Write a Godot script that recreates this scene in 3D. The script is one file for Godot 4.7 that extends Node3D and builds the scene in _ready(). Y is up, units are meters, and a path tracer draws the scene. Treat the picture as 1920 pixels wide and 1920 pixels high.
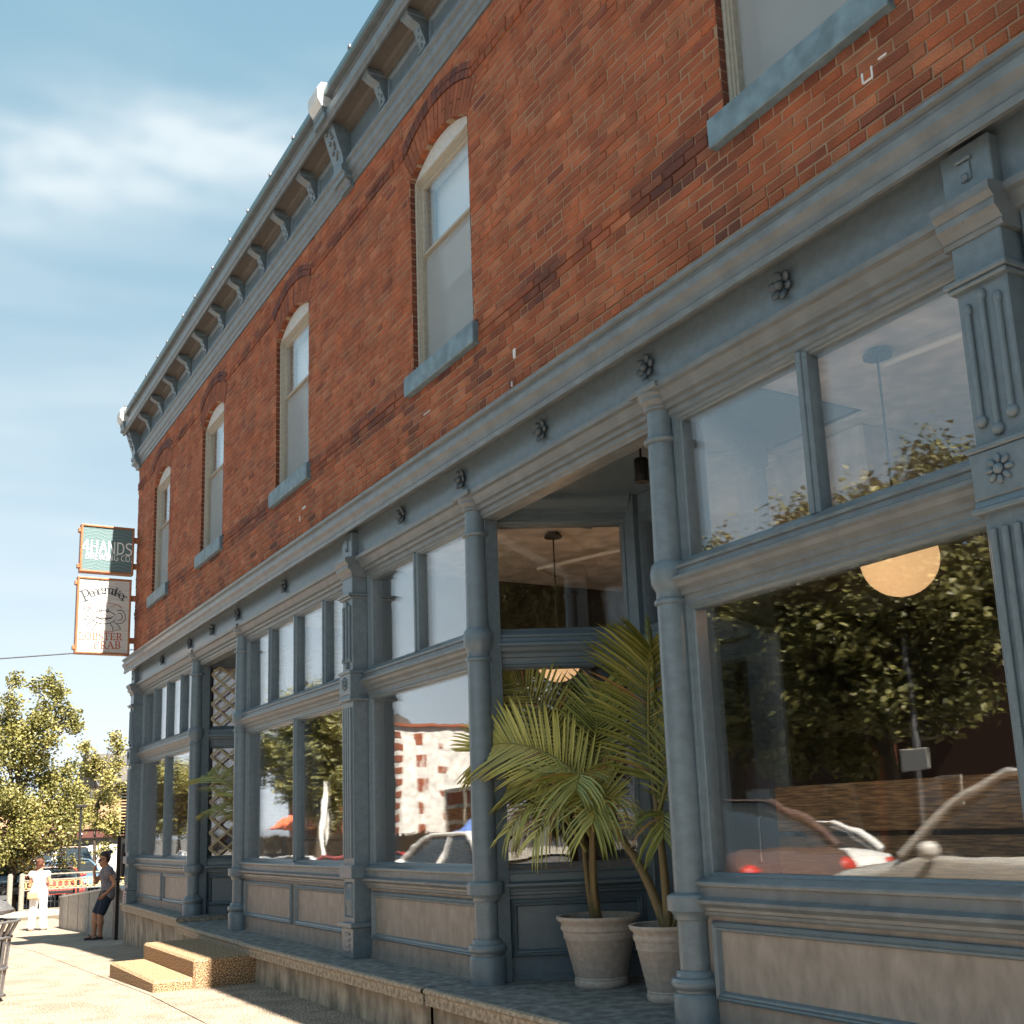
extends Node3D

var cam: Camera3D
var rng := RandomNumberGenerator.new()
var M := {}
var used := {}


# ---------------------------------------------------------------- mesh building
class MB:
	var v := PackedVector3Array()
	var n := PackedVector3Array()
	var c := PackedColorArray()
	var uv := PackedVector2Array()
	var col := Color(1, 1, 1)
	var tint := false
	var xf := Transform3D.IDENTITY

	func tri(a: Vector3, b: Vector3, d: Vector3) -> void:
		a = xf * a; b = xf * b; d = xf * d
		var m := (b - a).cross(d - a)
		if m.length_squared() < 1e-16: return
		m = m.normalized()
		v.append(a); v.append(d); v.append(b)
		n.append(m); n.append(m); n.append(m)
		if tint:
			c.append(col); c.append(col); c.append(col)

	func trin(a: Vector3, b: Vector3, d: Vector3, na: Vector3, nb: Vector3, nd: Vector3) -> void:
		a = xf * a; b = xf * b; d = xf * d
		var m := (b - a).cross(d - a)
		if m.length_squared() < 1e-16: return
		if m.dot(xf.basis * (na + nb + nd)) < 0.0:
			var s := b; b = d; d = s
			s = nb; nb = nd; nd = s
		v.append(a); v.append(d); v.append(b)
		n.append((xf.basis * na).normalized()); n.append((xf.basis * nd).normalized()); n.append((xf.basis * nb).normalized())
		if tint:
			c.append(col); c.append(col); c.append(col)

	func quad(a: Vector3, b: Vector3, d: Vector3, e: Vector3) -> void:
		tri(a, b, d); tri(a, d, e)

	func quadn(a: Vector3, b: Vector3, d: Vector3, e: Vector3, na: Vector3, nb: Vector3, nd: Vector3, ne: Vector3) -> void:
		trin(a, b, d, na, nb, nd); trin(a, d, e, na, nd, ne)

	func quv(a: Vector3, b: Vector3, d: Vector3, e: Vector3) -> void:
		quad(a, b, d, e)
		for p in [Vector2(0, 1), Vector2(1, 0), Vector2(1, 1), Vector2(0, 1), Vector2(0, 0), Vector2(1, 0)]: uv.append(p)

	func box(x0: float, x1: float, y0: float, y1: float, z0: float, z1: float) -> void:
		var p := [Vector3(x0, y0, z0), Vector3(x1, y0, z0), Vector3(x1, y1, z0), Vector3(x0, y1, z0), Vector3(x0, y0, z1), Vector3(x1, y0, z1), Vector3(x1, y1, z1), Vector3(x0, y1, z1)]
		quad(p[4], p[5], p[6], p[7]); quad(p[1], p[0], p[3], p[2]); quad(p[0], p[4], p[7], p[3])
		quad(p[5], p[1], p[2], p[6]); quad(p[7], p[6], p[2], p[3]); quad(p[0], p[1], p[5], p[4])

	func bev(x0: float, x1: float, y0: float, y1: float, z0: float, z1: float, b: float) -> void:
		# a box with all twelve edges chamfered
		var X := [x0, x1]; var Y := [y0, y1]; var Z := [z0, z1]
		var s := [-1.0, 1.0]
		var P := func(i, j, k, ax) -> Vector3:
			return Vector3(X[i] - (0.0 if ax == 0 else s[i] * b), Y[j] - (0.0 if ax == 1 else s[j] * b), Z[k] - (0.0 if ax == 2 else s[k] * b))
		var ctr := Vector3(x0 + x1, y0 + y1, z0 + z1) / 2.0
		for k in 2:
			_o([P.call(0, 0, k, 2), P.call(1, 0, k, 2), P.call(1, 1, k, 2), P.call(0, 1, k, 2)], ctr)
			_o([P.call(k, 0, 0, 0), P.call(k, 0, 1, 0), P.call(k, 1, 1, 0), P.call(k, 1, 0, 0)], ctr)
			_o([P.call(0, k, 0, 1), P.call(1, k, 0, 1), P.call(1, k, 1, 1), P.call(0, k, 1, 1)], ctr)
		for i in 2:
			for j in 2:
				_o([P.call(i, j, 0, 0), P.call(i, j, 1, 0), P.call(i, j, 1, 1), P.call(i, j, 0, 1)], ctr)
				_o([P.call(i, 0, j, 0), P.call(i, 1, j, 0), P.call(i, 1, j, 2), P.call(i, 0, j, 2)], ctr)
				_o([P.call(0, i, j, 1), P.call(1, i, j, 1), P.call(1, i, j, 2), P.call(0, i, j, 2)], ctr)
				for k in 2:
					_o([P.call(i, j, k, 0), P.call(i, j, k, 1), P.call(i, j, k, 2)], ctr)

	# a face turned so that it looks away from a point inside
	func _o(p: Array, ctr: Vector3) -> void:
		var m: Vector3 = ((p[1] as Vector3) - p[0]).cross((p[2] as Vector3) - p[0])
		if m.dot((p[0] as Vector3) - ctr) < 0.0: p.reverse()
		tri(p[0], p[1], p[2])
		if p.size() == 4: tri(p[0], p[2], p[3])

	# polygon given in (u, w), pushed from d0 to d1 along the third axis of the basis
	func ext(poly: Array, d0: float, d1: float, B := Basis.IDENTITY, O := Vector3.ZERO) -> void:
		var pp := PackedVector2Array(poly)
		var area := 0.0
		for i in pp.size():
			area += pp[i].cross(pp[(i + 1) % pp.size()])
		var flip: bool = (area < 0.0) != (B.determinant() < 0.0)
		var at := func(p: Vector2, d: float) -> Vector3: return O + B.x * p.x + B.y * p.y + B.z * d
		for i in pp.size():
			var p := pp[i]; var q := pp[(i + 1) % pp.size()]
			if flip: quad(at.call(q, d0), at.call(p, d0), at.call(p, d1), at.call(q, d1))
			else: quad(at.call(p, d0), at.call(q, d0), at.call(q, d1), at.call(p, d1))
		var ix := Geometry2D.triangulate_polygon(pp)
		for k in range(0, ix.size(), 3):
			var a := pp[ix[k]]; var b := pp[ix[k + 1]]; var d := pp[ix[k + 2]]
			if ((b - a).cross(d - a) > 0.0) == (B.determinant() < 0.0):
				var s := b; b = d; d = s
			tri(at.call(a, d1), at.call(b, d1), at.call(d, d1))
			tri(at.call(a, d0), at.call(d, d0), at.call(b, d0))

	# a moulding: profile points are (z, y), run along x
	func run(profile: Array, x0: float, x1: float, dz := 0.0, dy := 0.0) -> void:
		ext(profile, x0, x1, Basis(Vector3(0, 0, 1), Vector3(0, 1, 0), Vector3(1, 0, 0)), Vector3(0, dy, dz))

	# profile (r, y) from bottom to top, turned about y
	func lathe(profile: Array, at: Vector3, segs := 24, from := 0.0, to := TAU, sharp := 40.0) -> void:
		var m := profile.size()
		var fn := []
		for i in m - 1:
			var d: Vector2 = profile[i + 1] - profile[i]
			fn.append(Vector2(d.y, -d.x).normalized())
		for i in m - 1:
			var na: Vector2 = fn[i]; var nb: Vector2 = fn[i]
			if i > 0 and rad_to_deg(fn[i].angle_to(fn[i - 1])) < sharp and rad_to_deg(fn[i].angle_to(fn[i - 1])) > -sharp: na = (fn[i] + fn[i - 1]).normalized()
			if i < m - 2 and absf(rad_to_deg(fn[i].angle_to(fn[i + 1]))) < sharp: nb = (fn[i] + fn[i + 1]).normalized()
			var p: Vector2 = profile[i]; var q: Vector2 = profile[i + 1]
			for k in segs:
				var t0 := lerpf(from, to, float(k) / segs); var t1 := lerpf(from, to, float(k + 1) / segs)
				var e0 := Vector3(sin(t0), 0, cos(t0)); var e1 := Vector3(sin(t1), 0, cos(t1)); var u := Vector3.UP
				quadn(at + e0 * p.x + u * p.y, at + e1 * p.x + u * p.y, at + e1 * q.x + u * q.y, at + e0 * q.x + u * q.y,
					e0 * na.x + u * na.y, e1 * na.x + u * na.y, e1 * nb.x + u * nb.y, e0 * nb.x + u * nb.y)

	func ball(at: Vector3, r: Vector3, segs := 16, rings := 10, B := Basis.IDENTITY) -> void:
		for i in rings:
			var a0 := PI * i / rings - PI / 2; var a1 := PI * (i + 1) / rings - PI / 2
			for k in segs:
				var t0 := TAU * k / segs; var t1 := TAU * (k + 1) / segs
				var d := [Vector3(cos(a0) * sin(t0), sin(a0), cos(a0) * cos(t0)), Vector3(cos(a0) * sin(t1), sin(a0), cos(a0) * cos(t1)), Vector3(cos(a1) * sin(t1), sin(a1), cos(a1) * cos(t1)), Vector3(cos(a1) * sin(t0), sin(a1), cos(a1) * cos(t0))]
				var p := d.map(func(e): return at + B * (e * r)); var q := d.map(func(e): return B * (e / r))
				quadn(p[0], p[1], p[2], p[3], q[0], q[1], q[2], q[3])

	func tube(pts: Array, rad: Array, segs := 8, caps := true) -> void:
		var u := Vector3.ZERO
		var rings := []; var norms := []
		for i in pts.size():
			var t: Vector3 = ((pts[mini(i + 1, pts.size() - 1)] as Vector3) - (pts[maxi(i - 1, 0)] as Vector3)).normalized()
			if u == Vector3.ZERO:
				u = t.cross(Vector3(0.31, 0.2, 0.93) if absf(t.y) > 0.7 else Vector3.UP).normalized()
			u = (u - t * u.dot(t)).normalized()
			var w := t.cross(u)
			var r: float = rad[mini(i, rad.size() - 1)]
			var ring := []; var nn := []
			for k in segs:
				var a := TAU * k / segs
				var d := u * cos(a) + w * sin(a)
				ring.append(pts[i] + d * r); nn.append(d)
			rings.append(ring); norms.append(nn)
		for i in pts.size() - 1:
			for k in segs:
				var l := (k + 1) % segs
				quadn(rings[i][k], rings[i][l], rings[i + 1][l], rings[i + 1][k], norms[i][k], norms[i][l], norms[i + 1][l], norms[i + 1][k])
		if caps:
			for k in range(1, segs - 1):
				tri(rings[0][0], rings[0][k + 1], rings[0][k])
				var z: Array = rings[-1]
				tri(z[0], z[k], z[k + 1])

	# a rectangular picture frame in the xy plane, its section (inset, z) from outside to inside
	func frame(x0: float, x1: float, y0: float, y1: float, sec: Array) -> void:
		for i in sec.size() - 1:
			var a: Vector2 = sec[i]; var b: Vector2 = sec[i + 1]
			var R := func(s: Vector2) -> Array: return [Vector3(x0 + s.x, y0 + s.x, s.y), Vector3(x1 - s.x, y0 + s.x, s.y), Vector3(x1 - s.x, y1 - s.x, s.y), Vector3(x0 + s.x, y1 - s.x, s.y)]
			var p: Array = R.call(a); var q: Array = R.call(b)
			for k in 4:
				var l := (k + 1) % 4
				quad(p[k], p[l], q[l], q[k])

	func mesh() -> ArrayMesh:
		var a := []
		a.resize(Mesh.ARRAY_MAX)
		a[Mesh.ARRAY_VERTEX] = v; a[Mesh.ARRAY_NORMAL] = n
		if c.size() == v.size() and tint: a[Mesh.ARRAY_COLOR] = c
		if uv.size() == v.size() and uv.size() > 0: a[Mesh.ARRAY_TEX_UV] = uv
		var m := ArrayMesh.new()
		if v.size(): m.add_surface_from_arrays(Mesh.PRIMITIVE_TRIANGLES, a)
		return m


# ---------------------------------------------------------------- naming
func numbered(called: String) -> String:
	var k: int = used.get(called, 0)
	used[called] = k + 1
	return called if k == 0 else "%s_%03d" % [called, k]


func thing(called: String, label: String, category: String, at := Vector3.ZERO, turn := 0.0, group := "") -> Node3D:
	var o := Node3D.new()
	o.name = numbered(called)
	add_child(o)
	o.position = at; o.rotation.y = turn
	tag(o, label, category, group)
	return o


func tag(o: Node, label: String, category: String, group := "") -> void:
	o.set_meta("label", label); o.set_meta("category", category)
	if group: o.set_meta("group", group)


func sub(parent: Node, called: String) -> Node3D:
	var o := Node3D.new()
	o.name = _child_name(parent, called)
	parent.add_child(o)
	return o


func _child_name(parent: Node, called: String) -> String:
	var key := str(parent.get_instance_id()) + "/" + called
	var k: int = used.get(key, 0)
	used[key] = k + 1
	return called if k == 0 else "%s_%03d" % [called, k]


func part(parent: Node, called: String, m, material: Material) -> MeshInstance3D:
	var o := MeshInstance3D.new()
	o.name = numbered(called) if parent == self else _child_name(parent, called)
	o.mesh = m.mesh() if m is MB else m
	o.material_override = material
	parent.add_child(o)
	return o


func setting(called: String, m, material: Material) -> MeshInstance3D:
	var o := part(self, called, m, material)
	o.set_meta("kind", "structure")
	return o


func stuff(o: Node) -> void:
	o.set_meta("kind", "stuff")


# ---------------------------------------------------------------- materials
func noise_tex(size: int, freq: float, oct: int, lo: float, hi: float, seed_: int, gain := 0.5, power := 1.0, kind := FastNoiseLite.TYPE_SIMPLEX_SMOOTH, stretch := 1) -> ImageTexture:
	var f := FastNoiseLite.new()
	f.seed = seed_; f.frequency = freq; f.fractal_octaves = oct; f.fractal_gain = gain; f.noise_type = kind
	var im := f.get_seamless_image(size, size)
	im.convert(Image.FORMAT_L8)
	var d := im.get_data()
	var lut := PackedByteArray()
	for i in 256:
		lut.append(clampi(int(255.0 * lerpf(lo, hi, pow(i / 255.0, power))), 0, 255))
	for i in d.size(): d[i] = lut[d[i]]
	im = Image.create_from_data(size, size, false, Image.FORMAT_L8, d)
	if stretch > 1: im.resize(size, size / stretch)
	return ImageTexture.create_from_image(im)


func flaw_tex(size: int, freq: float, cut: float, dark: float, seed_: int, soft_ := 0.04) -> ImageTexture:
	# mostly clean, with small patches darker where noise falls below the cut
	var f := FastNoiseLite.new()
	f.seed = seed_; f.frequency = freq; f.fractal_octaves = 5; f.fractal_gain = 0.6
	var im := f.get_seamless_image(size, size)
	im.convert(Image.FORMAT_L8)
	var d := im.get_data()
	var lut := PackedByteArray()
	for i in 256:
		lut.append(int(255.0 * lerpf(dark, 1.0, smoothstep(cut - soft_, cut + soft_, i / 255.0))))
	for i in d.size(): d[i] = lut[d[i]]
	return ImageTexture.create_from_image(Image.create_from_data(size, size, false, Image.FORMAT_L8, d))


func mat(rgb: Color, rough := 0.6, o := {}) -> StandardMaterial3D:
	var m := StandardMaterial3D.new()
	m.albedo_color = rgb.linear_to_srgb()
	m.roughness = rough
	m.metallic = o.get("metal", 0.0)
	m.metallic_specular = o.get("spec", 0.5)
	m.cull_mode = BaseMaterial3D.CULL_DISABLED
	if o.has("tex"):
		m.albedo_texture = o.tex
	if o.has("bump"):
		m.heightmap_enabled = true; m.heightmap_texture = o.bump; m.heightmap_scale = o.get("bump_cm", 0.3)
	if o.has("detail"):
		m.detail_enabled = true; m.detail_albedo = o.detail; m.detail_blend_mode = BaseMaterial3D.BLEND_MODE_MUL
		m.detail_uv_layer = BaseMaterial3D.DETAIL_UV_2; m.uv2_triplanar = true; m.uv2_world_triplanar = true; m.uv2_scale = Vector3.ONE * float(o.get("detail_tri", 0.5))
	if o.has("tri"):
		m.uv1_triplanar = true; m.uv1_world_triplanar = true; m.uv1_scale = Vector3.ONE * o.tri if o.tri is float else o.tri
	if o.get("vcol", false): m.vertex_color_use_as_albedo = true
	if o.has("backlight"):
		m.backlight_enabled = true; m.backlight = o.backlight
	if o.has("coat"):
		m.clearcoat_enabled = true; m.clearcoat = o.coat; m.clearcoat_roughness = 0.05
	return m


func glass(rgb := Color(0.8, 0.9, 0.9), alpha := 0.02, metal := 0.0, wave: Texture2D = null, amount := 0.02) -> StandardMaterial3D:
	var m := StandardMaterial3D.new()
	m.transparency = BaseMaterial3D.TRANSPARENCY_ALPHA
	m.albedo_color = Color(rgb.linear_to_srgb(), alpha)
	m.roughness = 0.0
	m.metallic = metal
	m.cull_mode = BaseMaterial3D.CULL_DISABLED
	if wave:
		m.normal_enabled = true; m.normal_texture = wave; m.normal_scale = amount
		m.uv1_triplanar = true; m.uv1_world_triplanar = true; m.uv1_scale = Vector3(0.55, 0.33, 0.55)
	return m


func lin(r: float, g: float, b: float) -> Color: return Color(r, g, b)


func make_materials() -> void:
	var fine := noise_tex(512, 0.06, 4, 0.66, 1.0, 3)
	var coarse := noise_tex(512, 0.012, 5, 0.72, 1.0, 5)
	var grit := noise_tex(512, 0.25, 2, 0.35, 1.0, 8, 0.6)
	var dirt := noise_tex(512, 0.016, 6, 0.86, 1.0, 11, 0.6)
	var soft := noise_tex(512, 0.03, 3, 0.0, 1.0, 12)
	M.fine = fine; M.coarse = coarse; M.grit = grit; M.soft = soft
	var chips := flaw_tex(512, 0.05, 0.125, 0.6, 101, 0.03)
	var stains := flaw_tex(512, 0.008, 0.36, 0.86, 103, 0.16)
	var cracks := flaw_tex(512, 0.05, 0.24, 0.55, 105, 0.03)
	M.brick = mat(lin(1, 1, 1), 0.85, {"vcol": true, "tex": fine, "tri": 3.2, "bump": grit, "bump_cm": 0.25, "detail": coarse})
	M.mortar = mat(lin(0.52, 0.35, 0.23), 0.95, {"tex": fine, "tri": 5.0, "bump": grit, "bump_cm": 0.3})
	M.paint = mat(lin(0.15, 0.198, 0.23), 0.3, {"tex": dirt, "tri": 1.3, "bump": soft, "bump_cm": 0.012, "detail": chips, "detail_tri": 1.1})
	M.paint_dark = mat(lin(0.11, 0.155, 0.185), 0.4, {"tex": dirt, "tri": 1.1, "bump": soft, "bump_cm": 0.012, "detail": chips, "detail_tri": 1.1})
	M.paint_worn = mat(lin(0.178, 0.205, 0.22), 0.36, {"tex": noise_tex(512, 0.012, 6, 0.78, 1.0, 21, 0.6), "tri": 0.8, "bump": soft, "bump_cm": 0.012, "detail": chips, "detail_tri": 0.9})
	M.bulkhead = mat(lin(0.30, 0.275, 0.248), 0.5, {"tex": noise_tex(512, 0.012, 6, 0.78, 1.0, 23, 0.6), "tri": Vector3(1.2, 0.5, 1.2), "bump": soft, "bump_cm": 0.012})  # same shopfront paint warmed to taupe, ground bounce painted into the colour
	M.soffit = mat(lin(0.12, 0.105, 0.09), 0.6, {"tex": dirt, "tri": 1.3, "detail": chips, "detail_tri": 1.0})
	M.rosette = mat(lin(0.07, 0.095, 0.11), 0.5, {"tex": dirt, "tri": 4.0})
	M.trim_white = mat(lin(0.62, 0.6, 0.56), 0.6, {"tex": dirt, "tri": 2.0})
	M.frame_beige = mat(lin(0.42, 0.38, 0.31), 0.5, {"tex": dirt, "tri": 2.5})
	M.sill = mat(lin(0.20, 0.30, 0.36), 0.55, {"tex": coarse, "tri": 1.0})
	M.tin = mat(lin(0.12, 0.22, 0.26), 0.35, {"metal": 0.3})
	M.cap_sunlit = mat(lin(0.75, 0.74, 0.72), 0.4, {"tex": dirt, "tri": 3.0})  # stands for sunlit blue grey paint, the sunlight put into the colour
	M.stone = mat(lin(0.52, 0.44, 0.34), 0.9, {"tex": noise_tex(512, 0.012, 6, 0.55, 1.0, 31, 0.6), "tri": Vector3(0.7, 0.35, 0.7), "bump": grit, "bump_cm": 0.3})
	M.ledge = mat(lin(0.34, 0.34, 0.33), 0.85, {"tex": noise_tex(512, 0.02, 6, 0.5, 1.0, 33, 0.62), "tri": 0.7, "bump": fine, "bump_cm": 0.3})
	M.ledge_edge = mat(lin(0.56, 0.47, 0.36), 0.8, {"tex": noise_tex(512, 0.03, 5, 0.5, 1.0, 34, 0.6), "tri": 1.2, "bump": fine, "bump_cm": 0.2})
	M.pave = mat(lin(0.60, 0.46, 0.345), 0.9, {"tex": noise_tex(512, 0.12, 3, 0.1, 1.3, 35, 0.6), "tri": 0.75, "bump": grit, "bump_cm": 0.35, "detail": stains, "detail_tri": 0.35})
	M.step = mat(lin(0.86, 0.55, 0.30), 0.9, {"tex": noise_tex(512, 0.12, 3, 0.0, 1.25, 36, 0.7), "tri": 0.9, "bump": grit, "bump_cm": 0.9})
	M.asphalt = mat(lin(0.14, 0.135, 0.13), 0.9, {"tex": grit, "tri": 1.0, "bump": grit, "bump_cm": 0.3})
	M.kerb = mat(lin(0.5, 0.45, 0.37), 0.85, {"tex": coarse, "tri": 1.0})
	M.line = mat(lin(0.7, 0.68, 0.6), 0.8, {"tex": fine, "tri": 2.0})
	M.earth = mat(lin(0.16, 0.12, 0.07), 0.95, {"tex": fine, "tri": 1.5})
	M.concrete = mat(lin(0.52, 0.49, 0.44), 0.85, {"tex": noise_tex(512, 0.02, 6, 0.6, 1.0, 37, 0.6), "tri": Vector3(1.6, 0.35, 1.6)})
	M.pot = mat(lin(0.50, 0.44, 0.385), 0.75, {"tex": noise_tex(256, 0.03, 4, 0.8, 1.0, 41), "tri": 3.0, "bump": grit, "bump_cm": 0.1})
	M.soil = mat(lin(0.05, 0.04, 0.03), 0.95, {"tex": fine, "tri": 6.0})
	M.pebble = mat(lin(0.22, 0.25, 0.25), 0.6, {"tex": coarse, "tri": 6.0})
	M.frond = mat(lin(1, 1, 1), 0.38, {"vcol": true, "backlight": Color(0.35, 0.4, 0.1)})
	M.stem = mat(lin(0.20, 0.15, 0.06), 0.6, {"tex": fine, "tri": Vector3(8, 1.5, 8)})
	M.leaf = mat(lin(1, 1, 1), 0.5, {"vcol": true, "backlight": Color(0.5, 0.5, 0.25)})
	M.bark = mat(lin(0.10, 0.075, 0.05), 0.9, {"tex": fine, "tri": Vector3(4, 1, 4)})
	var wave := noise_tex(512, 0.008, 3, 0.0, 1.0, 51, 0.35).get_image()
	wave.convert(Image.FORMAT_RGBA8)
	wave.bump_map_to_normal_map(6.0)
	M.wave = ImageTexture.create_from_image(wave)
	M.glass = glass(lin(1, 1, 1), 0.0, 0.0, M.wave, 0.02)
	M.glass_flat = glass(lin(1, 1, 1), 0.0, 0.0)
	M.glass_up = glass(lin(1, 1, 1), 0.0, 0.0, M.wave, 0.012)
	M.car_glass = mat(lin(0.02, 0.025, 0.03), 0.03, {"spec": 0.9})
	M.black = mat(lin(0.015, 0.015, 0.016), 0.5)
	M.rubber = mat(lin(0.02, 0.02, 0.02), 0.85)
	M.iron = mat(lin(0.035, 0.033, 0.032), 0.45, {"metal": 0.4})
	M.chrome = mat(lin(0.6, 0.6, 0.6), 0.15, {"metal": 1.0})
	M.copper = mat(lin(0.50, 0.20, 0.09), 0.45, {"tex": coarse, "tri": 3.0})
	M.steel = mat(lin(0.30, 0.30, 0.31), 0.45, {"metal": 0.6, "tex": coarse, "tri": 5.0})
	M.white = mat(lin(0.78, 0.78, 0.76), 0.55)
	M.plaster = mat(lin(0.80, 0.79, 0.77), 0.9, {"tex": coarse, "tri": 0.6})
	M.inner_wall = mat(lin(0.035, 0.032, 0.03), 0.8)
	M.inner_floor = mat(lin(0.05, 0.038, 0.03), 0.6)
	M.curtain = mat(lin(0.72, 0.69, 0.63), 0.95, {"tex": fine, "tri": Vector3(20, 20, 20), "backlight": Color(0.3, 0.3, 0.28)})
	M.blind = mat(lin(0.66, 0.70, 0.74), 0.9)
	var grain := noise_tex(512, 0.02, 5, 0.3, 1.0, 61, 0.6)
	M.wood = mat(lin(0.56, 0.29, 0.11), 0.5, {"tex": grain, "tri": Vector3(0.5, 7.0, 7.0)})
	M.fence_wood = mat(lin(0.2, 0.12, 0.06), 0.8, {"tex": grain, "tri": Vector3(6, 0.6, 6)})
	M.rail = mat(lin(0.33, 0.30, 0.24), 0.7, {"tex": coarse, "tri": 2.0})
	M.gold = mat(lin(0.62, 0.44, 0.18), 0.6)
	M.lamp = mat(lin(0.8, 0.55, 0.3), 0.5, {"tex": noise_tex(256, 0.08, 3, 0.85, 1.0, 71), "tri": 4.0})
	M.lamp.emission_enabled = true; M.lamp.emission = Color(1.0, 0.79, 0.56); M.lamp.emission_energy_multiplier = 0.2
	M.stucco = mat(lin(0.78, 0.76, 0.72), 0.9, {"tex": coarse, "tri": 0.3})
	M.far_brick = mat(lin(0.34, 0.10, 0.045), 0.9, {"tex": fine, "tri": 1.2})
	M.dark_brick = mat(lin(0.10, 0.05, 0.035), 0.9, {"tex": fine, "tri": 1.2})
	M.lime = mat(lin(0.34, 0.32, 0.28), 0.85, {"tex": coarse, "tri": 0.7})
	M.roof_tan = mat(lin(0.34, 0.21, 0.12), 0.9, {"tex": fine, "tri": 1.0})
	M.slate = mat(lin(0.12, 0.11, 0.10), 0.8, {"tex": coarse, "tri": 1.0})
	M.awning = mat(lin(0.62, 0.13, 0.05), 0.85)
	M.umbrella = mat(lin(0.08, 0.16, 0.42), 0.85)
	M.red = mat(lin(0.45, 0.03, 0.02), 0.5)


# ---------------------------------------------------------------- ground heights
func gy(x: float) -> float:
	var k := [[-400.0, -1.2], [-60.0, -0.8], [-40.0, -0.6], [-27.9, -0.405], [-22.9, -0.243], [-18.8, -0.04], [-11.0, 0.17], [400.0, 0.17]]
	for i in k.size() - 1:
		if x <= k[i + 1][0]:
			return lerpf(k[i][1], k[i + 1][1], clampf((x - k[i][0]) / (k[i + 1][0] - k[i][0]), 0, 1))
	return 0.17


# ---------------------------------------------------------------- the brick building
const WX0 := -18.72
const WX1 := 2.2
const ZB := 0.12            # face of the bricks
const COURSE := 0.0656
const WINDOWS := [-3.41, -7.31, -10.9, -14.07, -16.97]
const WW := 0.53            # half width of a window opening
const SPRING := 7.08
const RISE := 0.17


func arch_y(dx: float, up := 0.0) -> float:
	# the intrados (up = 0) and the curves parallel to it
	var r := (WW * WW + RISE * RISE) / (2.0 * RISE)
	var q := r + up
	return SPRING + RISE - r + sqrt(maxf(q * q - dx * dx, 0.0))


func free_spans(y: float, up: float, pad: float) -> Array:
	# the stretches of wall in the course at height y that no window takes
	var cuts := []
	for w in WINDOWS:
		if y > 5.10 and y < 5.30:
			cuts.append([w - 0.6, w + 0.6])
		elif y >= 5.30 and y < SPRING:
			cuts.append([w - WW, w + WW])
		elif y >= SPRING:
			var best := -1.0
			var d := 0.0
			var most := WW + 0.01 + (y - SPRING) * 0.716 + (0.05 if up > 0.35 else 0.0)
			while d < most:
				if arch_y(d, up) > y: best = d
				d += 0.005
			if y > 7.35 and y < 7.48: best = 0.60
			if best > 0.0: cuts.append([w - best - pad, w + best + pad])
	cuts.sort_custom(func(a, b): return a[0] < b[0])
	var out := []
	var x := WX0
	for c in cuts:
		if c[0] > x: out.append([x, c[0]])
		x = c[1]
	if x < WX1: out.append([x, WX1])
	return out


func brick_tone(x: float, y: float, stain: FastNoiseLite) -> Color:
	var r := rng.randf()
	var c := Color(0.64, 0.165, 0.058).lerp(Color(0.72, 0.205, 0.078), rng.randf())
	if r < 0.07: c = Color(0.52, 0.13, 0.055)
	elif r < 0.08: c = Color(0.40, 0.10, 0.05)
	elif r < 0.27: c = Color(0.74, 0.25, 0.11)
	var s := stain.get_noise_2d(x * 60.0, y * 170.0) * 0.5 + 0.5
	c = c.lerp(Color(0.36, 0.11, 0.065), clampf((s - 0.56) * 2.0, 0.0, 0.6) * rng.randf_range(0.4, 1.0))
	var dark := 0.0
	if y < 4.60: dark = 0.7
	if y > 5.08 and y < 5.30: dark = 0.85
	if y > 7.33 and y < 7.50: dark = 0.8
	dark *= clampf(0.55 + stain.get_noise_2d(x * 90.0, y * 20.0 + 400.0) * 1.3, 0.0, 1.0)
	# rain streaks under the sills
	for w in WINDOWS:
		for e in [-0.56, 0.56]:
			if y < 5.1 and absf(x - w - e) < 0.13: dark = maxf(dark, rng.randf_range(0.2, 0.8))
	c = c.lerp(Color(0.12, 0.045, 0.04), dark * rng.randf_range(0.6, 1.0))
	return c * rng.randf_range(0.9, 1.08)


func brick_shape(m: MB, x0: float, x1: float, y0: float, y1: float, z: float, j: float) -> void:
	# the face of a brick with worn arrises; j makes it uneven
	var b := 0.0045
	var zb := z - 0.024
	var r := func() -> float: return rng.randf_range(-j, j)
	var o := [Vector3(x0 + r.call(), y0 + r.call(), z - b), Vector3(x1 + r.call(), y0 + r.call(), z - b), Vector3(x1 + r.call(), y1 + r.call(), z - b), Vector3(x0 + r.call(), y1 + r.call(), z - b)]
	var zz: float = z + r.call()
	var f := [o[0] + Vector3(b, b, 0), o[1] + Vector3(-b, b, 0), o[2] + Vector3(-b, -b, 0), o[3] + Vector3(b, -b, 0)]
	for i in 4: f[i].z = zz
	m.quad(f[0], f[1], f[2], f[3])
	for i in 4:
		var k := (i + 1) % 4
		m.quad(o[i], o[k], f[k], f[i])
		m.quad(Vector3(o[i].x, o[i].y, zb), Vector3(o[k].x, o[k].y, zb), o[k], o[i])


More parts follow.
